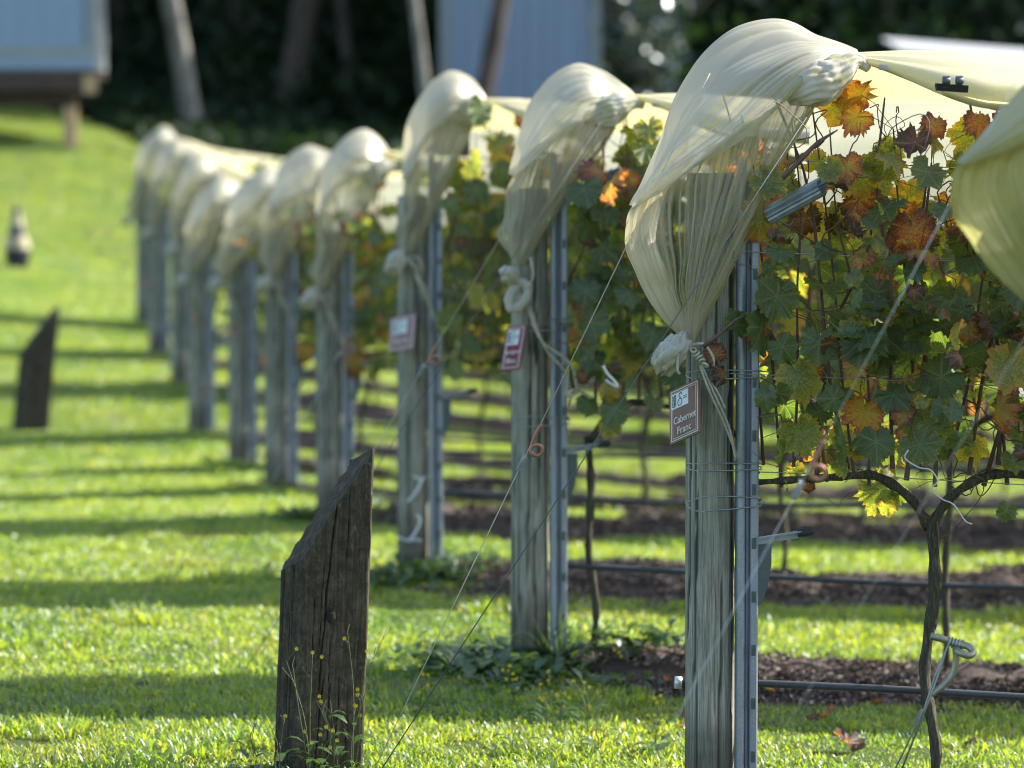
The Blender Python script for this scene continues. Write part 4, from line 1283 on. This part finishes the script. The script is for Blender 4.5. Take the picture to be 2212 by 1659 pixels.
# ------------------------------------------------------------------ timber stubs
def stub_mesh(seed, w=.206, t=.215, hl=.66, hr=.985, embed=.15):
    """upright sleeper, top cut on the slant (low left, high right). front face towards -y"""
    mb = MB(); gv = []
    nu, nv = 90, 90
    cracks = [  # (u at top, u at bottom, z0, z1, width, depth)
        (.47, .36, .55, .82, .011, .03), (.385, .30, .28, .60, .009, .025), (.36, .27, .02, .31, .010, .02), (.33, .29, .42, .72, .006, .012), (.60, .57, .02, .33, .007, .012),
        (.44, .46, .10, .42, .006, .01), (.66, .64, .60, .88, .006, .01), (.20, .19, .30, .60, .004, .008), (.76, .72, .1, .3, .004, .006)]
    def top(u): return hl + (hr - hl) * max(0, u) ** .93 + .004 * math.sin(u * 40)
    def face(pa, pb, cr, amp, fu, out):
        rows = []; A = Vector(pa); B = Vector(pb)
        for j in range(nv + 1):
            row = []
            for i in range(nu + 1):
                u = i / nu; p = A.lerp(B, u); T = fu(p); z = -embed + (T + embed) * j / nv
                d = .0018 * noise.noise(Vector((u * 60 + seed, z * 5, amp))) + amp * .0035 * math.sin(u * 55 + .6 * math.sin(z * 5)) 
                g_ = 0
                zr = z
                for (u1, u0, z0, z1, cw, dp) in cr:
                    if z0 - .02 < zr < z1 + .02:
                        uc = u0 + (u1 - u0) * (zr - z0) / (z1 - z0) + .006 * math.sin(zr * 37 + u0 * 9)
                        k = max(0, 1 - abs(u - uc) / (cw)) * min(1, (zr - z0 + .02) / .05, (z1 + .02 - zr) / .05)
                        if k > 0: d -= dp * k; g_ = max(g_, min(1, k * 1.6))
                # rounded arrises
                ed = min(u, 1 - u); d -= (.008 + .006 * noise.noise(Vector((z * 9, seed, out[0] * 3)))) * max(0, 1 - ed / .045) ** 2
                row.append(tuple(p + Vector(out) * d + Vector((0, 0, z)))); gv.append(g_)
            rows.append(row)
        mb.quadgrid(rows)
        return rows
    hw, ht = w / 2, t / 2
    fu = lambda p: top((p.x + hw) / w) - (p.y + ht) * .24
    side_cr = [(u, u + .01, .0, .70, .03, .010) for u in (.18, .34, .47, .63, .8)]
    f = face((-hw, -ht, 0), (hw, -ht, 0), cracks, .04, fu, (0, -1, 0))
    rgt = face((hw, -ht, 0), (hw, ht, 0), [], .15, fu, (1, 0, 0))
    bk = face((hw, ht, 0), (-hw, ht, 0), [], .1, fu, (0, 1, 0))
    lf = face((-hw, ht, 0), (-hw, -ht, 0), side_cr, 1.0, fu, (-1, 0, 0))
    # slanted end grain
    rows = []
    ft, bt = f[-1], bk[-1][::-1]
    for q in range(13):
        tq = q / 12; rows.append([tuple(Vector(a).lerp(Vector(b), tq) + Vector((0, 0, .003 * math.sin(tq * 30 + i * .2) * min(1, 8 * tq * (1 - tq))))) for i, (a, b) in enumerate(zip(ft, bt))]); gv += [0] * (nu + 1)
    mb.quadgrid(rows)
    me = mb.mesh('timber_stub', M['stub']); fattr(me, 'groove', gv); return me
sm = stub_mesh(1)
o = to_obj('timber_stub', sm, None, None, (P(694, 1300, 10.3).x - .012, 10.3, gl(-.55, 10.3) - .03))
o.rotation_euler = (0, R(2.4), R(20)); tag(o, 'dark cracked timber stub with a slanted top and yellow weeds at its foot, nearest', 'timber post', 'slant-topped timber stubs in the lawn')
mb = MB(); mb.tube([(0, .004, 0), (0, -.005, 0)], [.017, .014], 20)
kn = to_obj('knot', mb.mesh('knot', M['stub']), None, o, (-.010, -.1085, .50))
fattr(kn.data, 'groove', [.8 if k < 20 else .55 for k in range(len(mb.V))]); kn.scale = (1, 1, 1.35)
o2 = to_obj('timber_stub', sm, None, None, (-3.62, 26.6, gl(-3.6, 26.6) - .06))
o2.rotation_euler = (0, R(6), R(24)); o2.scale = (1.05, 1.05, 1.03); tag(o2, 'farther dark timber stub with a slanted bluish top, near the left edge', 'timber post', 'slant-topped timber stubs in the lawn')
# banded cone-like marker on the left slope
mx, my = (38 - 1106) / (7681 / 40), 40.0
e = empty('garden_marker', (mx, my, gl(mx, my) - .03)); tag(e, 'dark and beige banded tapering garden ornament on the left slope', 'ornament')
M['navy'] = simple('dark_navy', (.012, .018, .03), .6); M['beige'] = simple('beige_band', (.36, .31, .19), .7)
for prof, mt, nm in (([(.10, 0), (.13, .10), (.15, .18), (.15, .25)], M['navy'], 'lower_band'), ([(.145, .25), (.13, .33), (.105, .40)], M['beige'], 'middle_band'), ([(.105, .40), (.10, .45), (.075, .50)], M['navy'], 'upper_band'),
                     ([(.075, .50), (.065, .58), (.05, .64)], M['beige'], 'neck_band'), ([(.05, .64), (.055, .67), (.04, .70), (0.001, .71)], M['navy'], 'cap')):
    mb = MB(); mb.lathe(prof, 20); o = mb.build(nm, mt, e)
e.scale = (1, 1, 1.02)

# ------------------------------------------------------------------ weeds, tufts, fallen leaves
M['weed_stem'] = simple('weed_stem', (.07, .10, .025), .6); M['flower'] = simple('yellow_flower', (.75, .58, .02), .5, 0, 50, .15, 0)
def weed_leaf_cols(g):
    n1 = g.noise(g.obj(), 40, 4); c = g.ramp(n1, [(.3, (.035, .075, .02)), (.7, (.08, .13, .03))]); return c, g.mix(1.0, c, (2.2, 2.3, 1.0), 'MULTIPLY'), None
M['weed_leaf'] = leafy('weed_leaf', .4, .4, .07, weed_leaf_cols)
def weed(x, y, h, seed, lb, dense=1):
    r = np.random.default_rng(seed); e = empty('flowering_weed', (x, y, gl(x, y))); tag(e, lb, 'weed', 'yellow flowered weeds')
    st = MB(); lf = MB(); fl = MB()
    for s_ in range(int(2 * dense)):
        a = r.uniform(0, 6.28); ln = r.uniform(.05, .3)
        p = [(0, 0, -.01)]
        for f in (.3, .6, 1.0): p.append((math.cos(a) * ln * h * f * f + r.normal(0, .008), math.sin(a) * ln * h * f * f + r.normal(0, .008), h * f * r.uniform(.9, 1.1)))
        c_ = catmull(p, 14); st.tube([tuple(q) for q in c_], [.0016 - .0008 * k / 13 for k in range(14)], 4, False)
        for k in range(4, 14):
            if r.uniform() < .55:
                b_ = c_[k]; an = r.uniform(0, 6.28); l = r.uniform(.02, .06) * (1 if h > .2 else .6)
                tip = (b_[0] + math.cos(an) * l * .6, b_[1] + math.sin(an) * l * .6, b_[2] + l * .7); st.tube([tuple(b_), tip], .0007, 3, False)
                if r.uniform() < .5:
                    for q in range(5):
                        t_ = 2 * PI * q / 5; b0 = len(fl.V); fl.V += [tip, (tip[0] + .006 * math.cos(t_), tip[1] - .002, tip[2] + .006 * math.sin(t_)), (tip[0] + .006 * math.cos(t_ + .9), tip[1] - .002, tip[2] + .006 * math.sin(t_ + .9))]; fl.F.append((b0, b0 + 1, b0 + 2))
    for k in range(int(7 * dense)):
        a = r.uniform(0, 6.28); l = r.uniform(.03, .07); z0 = r.uniform(0, h * .5)
        bx, by = math.cos(a) * .015, math.sin(a) * .015; dx, dy = math.cos(a), math.sin(a); w = l * .42
        b0 = len(lf.V)
        for f, ww, zz in ((0, .1, 0), (.35, 1, .25), (.7, .9, .3), (1, .1, .15)):
            lf.V += [(bx + dx * l * f - dy * w / 2 * ww, by + dy * l * f + dx * w / 2 * ww, z0 + l * zz), (bx + dx * l * f + dy * w / 2 * ww, by + dy * l * f - dx * w / 2 * ww, z0 + l * zz)]
        for q in range(3): lf.F.append((b0 + 2 * q, b0 + 2 * q + 1, b0 + 2 * q + 3, b0 + 2 * q + 2))
    st.build('stem', M['weed_stem'], e); lf.build('leaves', M['weed_leaf'], e)['kind'] = 'stuff'
    if fl.V: fl.build('flowers', M['flower'], e)['kind'] = 'stuff'
sx, sy = -.56, 10.12
for k, (dx, dy, h, lb) in enumerate(((.10, -.02, .42, 'tallest yellow flowered weed in front of the near timber stub'), (-.02, -.05, .33, 'curved yellow flowered weed at the middle of the near timber stub'), (.06, -.06, .24, 'bushy low yellow weed at the right foot of the near timber stub'),
        (-.10, -.04, .2, 'short yellow weed at the left foot of the near timber stub'), (.02, -.08, .16, 'lowest leafy weed in front of the near timber stub'), (-.20, .1, .17, 'thin yellow weed left of the near timber stub'))):
    weed(sx + dx, sy + dy, h, 60 + k, lb, 1.5 if k < 3 else 1.0)
r = np.random.default_rng(5)
wx = sorted((r.uniform(-.35, .55), r.uniform(10.5, 12.6)) for _ in range(15)); wx.sort(key=lambda q: q[0] / q[1])
for k in range(15):
    X_, Y_ = wx[k]
    weed(X_, Y_, r.uniform(.08, .2), 100 + k, '%s of the small yellow weeds between timber stub and posts' % NTH[k], 1.0)
# broad weed ground cover near post feet
def weed_patch(seed, size, count):
    r = np.random.default_rng(seed); lf = MB()
    for k in range(count):
        x, y = r.normal(0, size / 3, 2); a = r.uniform(0, 6.28); l = r.uniform(.03, .07); w = l * .6; dx, dy = math.cos(a), math.sin(a); z0 = r.uniform(.0, .05); up = r.uniform(.1, .9)
        b0 = len(lf.V)
        for f, ww, zz in ((0, .15, 0), (.3, 1, .5), (.7, .9, .8), (1, .1, .7)):
            lf.V += [(x + dx * l * f - dy * w / 2 * ww, y + dy * l * f + dx * w / 2 * ww, z0 + l * zz * up), (x + dx * l * f + dy * w / 2 * ww, y + dy * l * f - dx * w / 2 * ww, z0 + l * zz * up)]
        for q in range(3): lf.F.append((b0 + 2 * q, b0 + 2 * q + 1, b0 + 2 * q + 3, b0 + 2 * q + 2))
    return lf.mesh('weed_patch', M['weed_leaf'])
wp = [weed_patch(k, .3, 60) for k in range(3)]
pts, rots, scl, idx = [], [], [], []
for k in range(46):
    i = int(r.choice([2, 3, 4, 5], p=[.5, .25, .15, .1])); X_ = RX[i] + r.normal(-.02, .22); Y_ = RY[i] - .15 + r.normal(0, .16)
    pts.append((X_, Y_, float(ground_z(X_, Y_)))); rots.append((0, 0, r.uniform(0, 6))); s_ = r.uniform(.6, 1.2); scl.append((s_,) * 3); idx.append(int(r.integers(0, 3)))
for k in range(10):
    X_ = sx + r.normal(.0, .1); Y_ = sy - .05 + r.normal(0, .05); pts.append((X_, Y_, gl(X_, Y_))); rots.append((0, 0, r.uniform(0, 6))); scl.append((.45,) * 3); idx.append(int(r.integers(0, 3)))
scatter('weeds', pts, rots, scl, idx, wp, 'broad leaved weeds crowding round the feet of the posts', 'weeds')
def tuft(name, x, y, n, L, seed, lb, spread=.8):
    r = np.random.default_rng(seed); e = MB()
    for k in range(n):
        a = r.uniform(0, 6.28); l = L * r.uniform(.5, 1.1); ln = r.uniform(.2, spread); w = r.uniform(.006, .010); dx, dy = math.cos(a), math.sin(a) * .6; bend = r.uniform() < .25
        b0 = len(e.V); m_ = 7
        for q in range(m_):
            f = q / (m_ - 1); ff = f if not (bend and f > .6) else f
            z = l * (f - .45 * ln * f * f) if not bend else l * (f * .9 if f < .6 else .54 - (f - .6) * .6)
            ww = w * (1 - f ** 2 * .92) / 2
            e.V += [(dx * (l * ln * f ** 1.4 + .01) - dy * ww, dy * (l * ln * f ** 1.4 + .01) + dx * ww - ww, z), (dx * (l * ln * f ** 1.4 + .01) + dy * ww, dy * (l * ln * f ** 1.4 + .01) - dx * ww + ww, z)]
        for q in range(m_ - 1): e.F.append((b0 + 2 * q, b0 + 2 * q + 1, b0 + 2 * q + 3, b0 + 2 * q + 2))
    o = e.build(name, M['weed_leaf'], None, (x, y, gl(x, y) - .01)); tag(o, lb, 'grass tuft'); return o
tuft('grass_tuft', RX[2] + .10, RY[2] - .12, 60, .30, 3, 'long-bladed green tuft at the foot of the second post', 1.1)
tuft('grass_tuft', RX[3] + .12, RY[3] - .1, 40, .2, 4, 'darker grassy tuft at the foot of the third post', 1.0)
tuft('grass_tuft', RX[2] - .10, RY[2] - .06, 16, .2, 5, 'thin grassy sprigs left of the second post', .6)
def fallen(px, py, size, aut, seed, lb, rot):
    # find ground point under the pixel
    lo, hi = 8.0, 30.0
    for _ in range(40):
        m_ = (lo + hi) / 2; p = P(px, py, m_)
        if p.z > float(ground_z(p.x, m_)): lo = m_
        else: hi = m_
    p = P(px, py, lo); me = leaf_mesh(seed, aut)
    o = to_obj('fallen_leaf', me, None, None, (p.x, p.y, float(ground_z(p.x, p.y)) + .035)); o.scale = (size,) * 3; o.rotation_euler = rot
    tag(o, lb, 'leaf', 'fallen vine leaves')
fallen(1830, 1628, .13, .85, 501, 'large dry tan fallen leaf on the grass at the bottom, right of the nearest post', (.5, .2, .8))
fallen(1665, 1500, .07, .66, 502, 'small red fallen leaf below the drip pipe beside the nearest post', (.6, .4, 2.0))
fallen(1895, 1535, .05, .9, 503, 'small curled brown fallen leaf on the grass under the drip pipe', (1.0, .3, 3.0))
fallen(1410, 1388, .07, .95, 504, 'dark fallen leaf on the grass between the two near posts', (.4, .3, 1.0))
rf = np.random.default_rng(33)
fx = sorted(rf.uniform(1250, 2180, 14))
for k in range(14):
    fallen(fx[k], rf.uniform(1390, 1640), rf.uniform(.035, .07), float(rf.choice([.5, .7, .85, .92])), 520 + k, '%s of the small dry fallen leaves right of the second post' % (NTH[k] if k < 11 else NTH[k + 1]), tuple(rf.uniform(-.7, .7, 2)) + (float(rf.uniform(0, 6)),))
# dead leaf and shoot caught on the first post
def stray(px, py, Y, size, aut, seed, lb, rot):
    p = P(px, py, Y); o = to_obj('dead_leaf', leaf_mesh(seed, aut), None, None, tuple(p)); o.scale = (size,) * 3; o.rotation_euler = rot; tag(o, lb, 'leaf')
stray(1560, 805, 9.52, .09, .84, 511, 'dark crumpled leaf caught in the tie rope on the nearest whole post', (1.3, .3, 1.0))
stray(1545, 765, 9.52, .08, .72, 512, 'purplish curled leaf beside the tie rope on the nearest whole post', (1.4, -.4, .3))
stray(1590, 700, 9.53, .10, .14, 513, 'green leaf lying across the steel channels of the nearest whole post', (1.2, .7, .4))
mb = MB(); b0 = P(1535, 745, 9.50); mb.tube([tuple(P(a, b, 9.50) - b0) for a, b in ((1518, 750), (1550, 725), (1590, 690), (1610, 680))], [.006, .005, .004, .002], 8)
tag(mb.build('broken_cane', M['cane'], None, tuple(b0)), 'broken brown cane stuck in front of the nearest whole post', 'twig')
mb = MB(); b0 = P(1700, 320, 9.42); mb.tube([tuple(p) for p in catmull([tuple(P(a, b, 9.42) - b0) for a, b in ((1690, 385), (1725, 350), (1765, 310), (1810, 280))], 12)], [.007] * 6 + [.006] * 3 + [.004, .003, .002], 8)
tag(mb.build('broken_cane', M['cane'], None, tuple(b0)), 'stout reddish cane lying slantwise in the top of the nearest vine', 'twig')
mb = MB(); b0 = P(2000, 900, 9.3); mb.tube([tuple(p) for p in catmull([tuple(P(a, b, 9.3) - b0) for a, b in ((1962, 1002 - 30), (1955, 990), (1985, 1010), (2010, 1015), (2026, 1040), (2012, 1055), (2035, 1078), (2060, 1090), (2085, 1125), (2100, 1132))], 40)], .0018, 5)
mb.V = [(v[0], v[1], v[2] + .0) for v in mb.V]
tag(mb.build('loose_wire', M['wire_bright'], None, tuple(b0 + Vector((.0, 0, .0)))), 'loose kinked bright wire dangling among the lower leaves', 'wire')

# ------------------------------------------------------------------ buildings behind
M['clad'] = simple('pale_blue_cladding', (.20, .27, .37), .45, 0, 3, .10, .05, (1, 1, .1))
M['clad_trim'] = simple('pale_trim', (.22, .25, .26), .5, 0, 4, .1)
M['beam'] = simple('brown_beam', (.055, .035, .026), .8, 0, 8, .4)
M['tan'] = simple('tan_timber', (.42, .28, .15), .75, 0, 12, .3)
M['roof_metal'] = simple('pale_roof_metal', (.55, .57, .57), .4, .2, 3, .2)
# hut raised on posts, left
YH = 50.0
def at(px, py, Y): return P(px, py, Y)
hr = at(203, 150, YH).x; hl_ = hr - 6.0
zb = at(100, 165, YH).z
e = empty('raised_hut', (hr - 2, YH + 1.5, gl(hr - 2, YH))); tag(e, 'raised hut at the upper left, blue-grey cladding above a brown beam on tan posts', 'hut')
ob = Vector(e.location)
def bxw(nm, lo, hi, mt, parent=e):
    mb = MB(); mb.box(tuple(Vector(lo) - ob), tuple(Vector(hi) - ob)); return mb.build(nm, mt, parent, smooth=False)
zc = at(0, 105, YH).z
for k in range(20):
    x1 = hr - .12 - k * .30; bxw('wall_panel', (x1 - .295, YH, zb + .10), (x1, YH + .05, zb + 3.2), M['clad'])
bxw('lower_rail', (hl_, YH - .06, zc - .12), (hr, YH - .003, zc + .05), M['clad_trim'])
bxw('corner_trim', (hr - .09, YH - .055, zc + .053), (hr + .02, YH + .05, zb + 3.2), M['clad_trim'])
bxw('bottom_trim', (hl_, YH - .05, zb + .10), (hr, YH - .003, zc - .123), M['clad'])
bxw('side_wall', (hr - .06, YH + .053, zb + .10), (hr, YH + 1.5, zb + 3.2), M['clad_trim'])
bxw('floor_beam', (hl_, YH - .08, zb - .20), (hr + .03, YH + .12, zb + .097), M['beam'])
bxw('floor', (hl_, YH + .123, zb - .03), (hr, YH + 1.5, zb + .09), M['beam'])
bxw('inner_beam', (hl_, YH + .3, zb - .42), (hr - .30, YH + .45, zb - .205), M['beam'])
bxw('beam_end', (hr - .14, YH - .10, zb - .24), (hr + .05, YH - .083, zb + .02), M['tan'])
bxw('roof', (hl_ - .3, YH - .5, zb + 3.203), (hr + .4, YH + 4, zb + 3.3), M['roof_metal'])
for px_ in (at(148, 250, YH).x, hr - 3.2, hr - 5.6):
    bxw('leg', (px_ - .09, YH + .10, gl(px_, YH) - .3), (px_ + .09, YH + .28, zb - .43), M['tan'])
# pale blue clad building in the middle
YB = 56.0
bx0, bx1 = at(952, 60, YB).x, at(1295, 60, YB).x
zg = gl(0, YB) - .5; zt = 6.2
e2 = empty('clad_shed', ((bx0 + bx1) / 2, YB, zg)); tag(e2, 'tall pale blue clad shed wall between dark trees behind the second hood', 'shed'); ob = Vector(e2.location)
n_ = 9; w_ = (bx1 - bx0 - .3) / n_
for k in range(n_):
    bxw('wall_panel', (bx0 + .15 + k * w_, YB + (.0 if k % 2 else .015), zg), (bx0 + .15 + (k + 1) * w_ - .012, YB + .06, zt), M['clad'], e2)
bxw('corner_trim', (bx0 - .02, YB - .04, zg), (bx0 + .147, YB + .06, zt), M['clad_trim'], e2)
bxw('corner_trim', (bx1 - .147, YB - .04, zg), (bx1 + .02, YB + .06, zt), M['clad_trim'], e2)
bxw('back_wall', (bx0, YB + .063, zg), (bx1, YB + 3, zt), M['clad'], e2)
bxw('roof', (bx0 - .2, YB - .3, zt + .003), (bx1 + .2, YB + 3.2, zt + .12), M['roof_metal'], e2)
# low roof at the right
YR = 44.0
e3 = empty('low_shed', (5.6, YR + 1, gl(5.6, YR))); tag(e3, 'low dark shed with pale metal roof, just over the cover at the upper right', 'shed'); ob = Vector(e3.location)
za = at(1950, 100, YR).z; rx0, rx1 = at(1948, 95, YR).x, at(2300, 110, YR).x
for k in range(12):
    xa = rx0 + (rx1 - rx0) * k / 12; xb = rx0 + (rx1 - rx0) * (k + 1) / 12 - .01; dz = -.16 * k / 12
    mb = MB(); b = [(xa, YR, za - .06 + dz), (xb, YR, za - .06 + dz - .013), (xb, YR + 2.4, za + .13 + dz), (xa, YR + 2.4, za + .14 + dz)]
    mb.V = [tuple(Vector(v) - ob) for v in b] + [tuple(Vector(v) - ob + Vector((0, 0, .03))) for v in b]
    mb.F = [(0, 3, 2, 1), (4, 5, 6, 7), (0, 1, 5, 4), (1, 2, 6, 5), (2, 3, 7, 6), (3, 0, 4, 7)]
    mb.build('roof_panel', M['roof_metal'], e3, smooth=False)
bxw('wall', (rx0 + .1, YR + .2, gl(5, YR) - .5), (rx1 - .1, YR + 2.2, za - .26), M['beam'], e3)

# ------------------------------------------------------------------ forest
def bark_mat(nm, a, b):
    m, nt = new_mat(nm); g = N(nt); v = g.mapping(g.obj(), (1, 1, .25)); n1 = g.noise(v, 9, 6, .7)
    g.out(g.prin(g.ramp(n1, [(.35, a), (.65, b)]), .85, 0, g.bump(n1, .6, .03), .2)); return m
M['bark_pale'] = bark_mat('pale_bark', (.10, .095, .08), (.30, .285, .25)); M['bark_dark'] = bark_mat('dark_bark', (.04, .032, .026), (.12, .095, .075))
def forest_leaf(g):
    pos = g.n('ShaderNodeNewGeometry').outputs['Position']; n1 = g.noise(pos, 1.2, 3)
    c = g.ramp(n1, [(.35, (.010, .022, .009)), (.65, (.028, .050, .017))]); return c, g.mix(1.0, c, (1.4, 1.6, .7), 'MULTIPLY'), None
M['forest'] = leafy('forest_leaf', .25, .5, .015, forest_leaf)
def cloud_mesh(seed, n, rx, ry, rz, size, nclump=14):
    r = np.random.default_rng(seed)
    cen = r.normal(0, 1, (nclump, 3)); cen /= np.maximum(1, np.linalg.norm(cen, axis=1, keepdims=True)) ; cen *= r.uniform(.3, .85, (nclump, 1))
    k = r.integers(0, nclump, n); p = cen[k] + r.normal(0, .22, (n, 3)); p *= np.array([rx, ry, rz])
    a = r.normal(0, 1, (n, 3)); a /= np.linalg.norm(a, axis=1, keepdims=True); b = np.cross(a, r.normal(0, 1, (n, 3))); b /= np.linalg.norm(b, axis=1, keepdims=True)
    s_ = size * r.uniform(.5, 1.3, (n, 1))
    V = np.concatenate([p - a * s_, p + b * s_ * .45, p + a * s_, p - b * s_ * .45], 1).reshape(-1, 3)
    F = np.arange(n * 4).reshape(-1, 4)
    return mesh('crown', V.tolist(), F.tolist(), M['forest'])
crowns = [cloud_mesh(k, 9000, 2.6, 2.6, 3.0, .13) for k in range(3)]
def trunk_mesh(h, r0, lean, seed, mat):
    r = np.random.default_rng(seed); mb = MB(); pts = [(lean * z / h + .05 * math.sin(z), .04 * math.sin(z * 1.3 + seed), z) for z in np.linspace(-.5, h, 14)]
    mb.tube(pts, [r0 * (1 - .55 * k / 13) * (1.25 if k == 0 else 1) for k in range(14)], 16)
    for k in range(5):
        z = h * r.uniform(.6, .95); a = r.uniform(0, 6.28); l = r.uniform(1, 2.2); b0 = Vector((lean * z / h, 0, z)); mb.tube([b0, b0 + Vector((math.cos(a) * l * .5, math.sin(a) * l * .5, l * .4)), b0 + Vector((math.cos(a) * l, math.sin(a) * l, l))], [r0 * .35, r0 * .22, r0 * .1], 8)
    return mb.mesh('trunk', mat)
TREES = [  # px at y=290, Y, radius, lean (px from base to y=0), material, label
    (418, 54, .17, -52, 'bark_pale', 'pale leaning tree trunk, brightest at the wood edge, right of the raised hut'),
    (608, 58, .25, 48, 'bark_dark', 'thick brown tree trunk leaning right, behind the far rain covers'),
    (762, 58, .10, -28, 'bark_dark', 'slim dark trunk between the thick brown trunk and the clad shed'),
    (930, 52, .085, -28, 'bark_pale', 'slim grey trunk just left of the clad shed'),
    (1000, 53, .16, 60, 'bark_dark', 'dark trunk leaning across the front of the clad shed'),
    (478, 62, .11, 15, 'bark_dark', 'dim slender trunk right of the pale leaning trunk'),
    (545, 61, .13, -40, 'bark_dark', 'dim trunk left of the thick brown trunk'),
    (690, 66, .14, 10, 'bark_dark', 'dim trunk deep in shade behind the slim dark trunk'),
    (858, 64, .12, 20, 'bark_dark', 'dim trunk left of the slim grey trunk, deep in shade'),
    (262, 64, .16, -10, 'bark_dark', 'dim trunk in the shade right beside the raised hut'),
    (1420, 60, .20, 10, 'bark_dark', 'dark trunk behind the sunlit leaves right of the clad shed'),
    (1600, 64, .18, -10, 'bark_dark', 'dark trunk behind the large hood'),
    (1900, 62, .22, 12, 'bark_dark', 'dark trunk above the low shed roof'),
    (2120, 66, .2, -12, 'bark_dark', 'dark trunk at the upper right corner'),
]
for k, (px_, Y, rad, ln, mt, lb) in enumerate(TREES):
    b_ = P(px_, 290, Y); zg_ = gl(b_.x, Y); s_ = 7681 / Y; lean = ln / s_ / (290 / s_) * 9
    e = empty('tree', (b_.x, Y, zg_)); tag(e, lb, 'tree', 'trees at the edge of the wood')
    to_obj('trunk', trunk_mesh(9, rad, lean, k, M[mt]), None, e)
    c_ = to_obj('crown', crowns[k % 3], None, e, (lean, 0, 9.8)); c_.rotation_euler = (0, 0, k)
# dense wood behind: one mass
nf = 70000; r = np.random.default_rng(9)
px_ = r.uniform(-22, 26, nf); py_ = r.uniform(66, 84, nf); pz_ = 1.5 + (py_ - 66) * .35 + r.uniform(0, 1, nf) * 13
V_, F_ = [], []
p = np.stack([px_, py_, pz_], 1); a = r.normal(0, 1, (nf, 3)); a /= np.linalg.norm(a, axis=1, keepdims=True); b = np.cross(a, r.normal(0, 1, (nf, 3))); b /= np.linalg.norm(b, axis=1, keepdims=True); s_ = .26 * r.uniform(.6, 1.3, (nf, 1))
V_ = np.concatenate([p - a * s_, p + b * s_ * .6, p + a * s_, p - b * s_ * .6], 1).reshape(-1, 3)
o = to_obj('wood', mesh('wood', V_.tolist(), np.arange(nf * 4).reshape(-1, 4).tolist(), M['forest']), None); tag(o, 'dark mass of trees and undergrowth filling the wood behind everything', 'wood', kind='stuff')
nf = 65000; r = np.random.default_rng(19)  # leaf mass added so its own shadowing blackens the wood floor
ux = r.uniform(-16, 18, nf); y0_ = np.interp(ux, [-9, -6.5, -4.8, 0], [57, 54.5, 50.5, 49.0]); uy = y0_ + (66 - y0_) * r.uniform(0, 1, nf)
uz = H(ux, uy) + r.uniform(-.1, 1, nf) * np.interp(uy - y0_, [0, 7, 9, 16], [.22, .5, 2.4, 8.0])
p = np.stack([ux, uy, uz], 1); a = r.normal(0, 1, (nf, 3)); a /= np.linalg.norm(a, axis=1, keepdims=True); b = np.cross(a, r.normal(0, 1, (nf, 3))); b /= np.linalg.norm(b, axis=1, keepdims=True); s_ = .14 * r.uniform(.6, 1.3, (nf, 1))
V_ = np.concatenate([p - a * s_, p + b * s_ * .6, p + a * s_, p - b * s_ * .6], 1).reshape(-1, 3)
o = to_obj('undergrowth', mesh('undergrowth', V_.tolist(), np.arange(nf * 4).reshape(-1, 4).tolist(), M['forest']), None); tag(o, 'dark leafy undergrowth added to blacken the floor at the edge of the wood', 'undergrowth', kind='stuff')
# unseen leaf canopy, added overhead to keep the wood dark
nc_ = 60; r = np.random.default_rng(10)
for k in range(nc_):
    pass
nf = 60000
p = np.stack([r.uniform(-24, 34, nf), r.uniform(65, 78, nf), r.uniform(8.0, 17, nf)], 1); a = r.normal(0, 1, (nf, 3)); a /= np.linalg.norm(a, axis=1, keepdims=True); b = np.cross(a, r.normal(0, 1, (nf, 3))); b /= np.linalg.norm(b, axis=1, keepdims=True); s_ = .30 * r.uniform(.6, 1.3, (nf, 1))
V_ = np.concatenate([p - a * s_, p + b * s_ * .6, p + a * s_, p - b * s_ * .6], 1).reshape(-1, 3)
o = to_obj('canopy', mesh('canopy', V_.tolist(), np.arange(nf * 4).reshape(-1, 4).tolist(), M['forest']), None); tag(o, 'unseen high leaf canopy added to keep sun off the edge of the wood', 'canopy', kind='stuff')
# sunlit leafy tree right of the clad shed
M['bright_leaf'] = leafy('glossy_leaf', .3, .32, .13, forest_leaf)
e = empty('leafy_shrub', (at(1400, 60, 50).x, 50, gl(2, 50))); tag(e, 'tall shrub with glinting leaves right of the clad shed', 'shrub')
to_obj('stem', trunk_mesh(3.4, .05, .1, 77, M['bark_dark']), None, e).scale = (1, 1, .8)
cm = cloud_mesh(21, 1100, .85, .8, 1.5, .075, 12); cm.materials.clear(); cm.materials.append(M['bright_leaf'])
to_obj('crown', cm, None, e, (0, 0, 2.7))
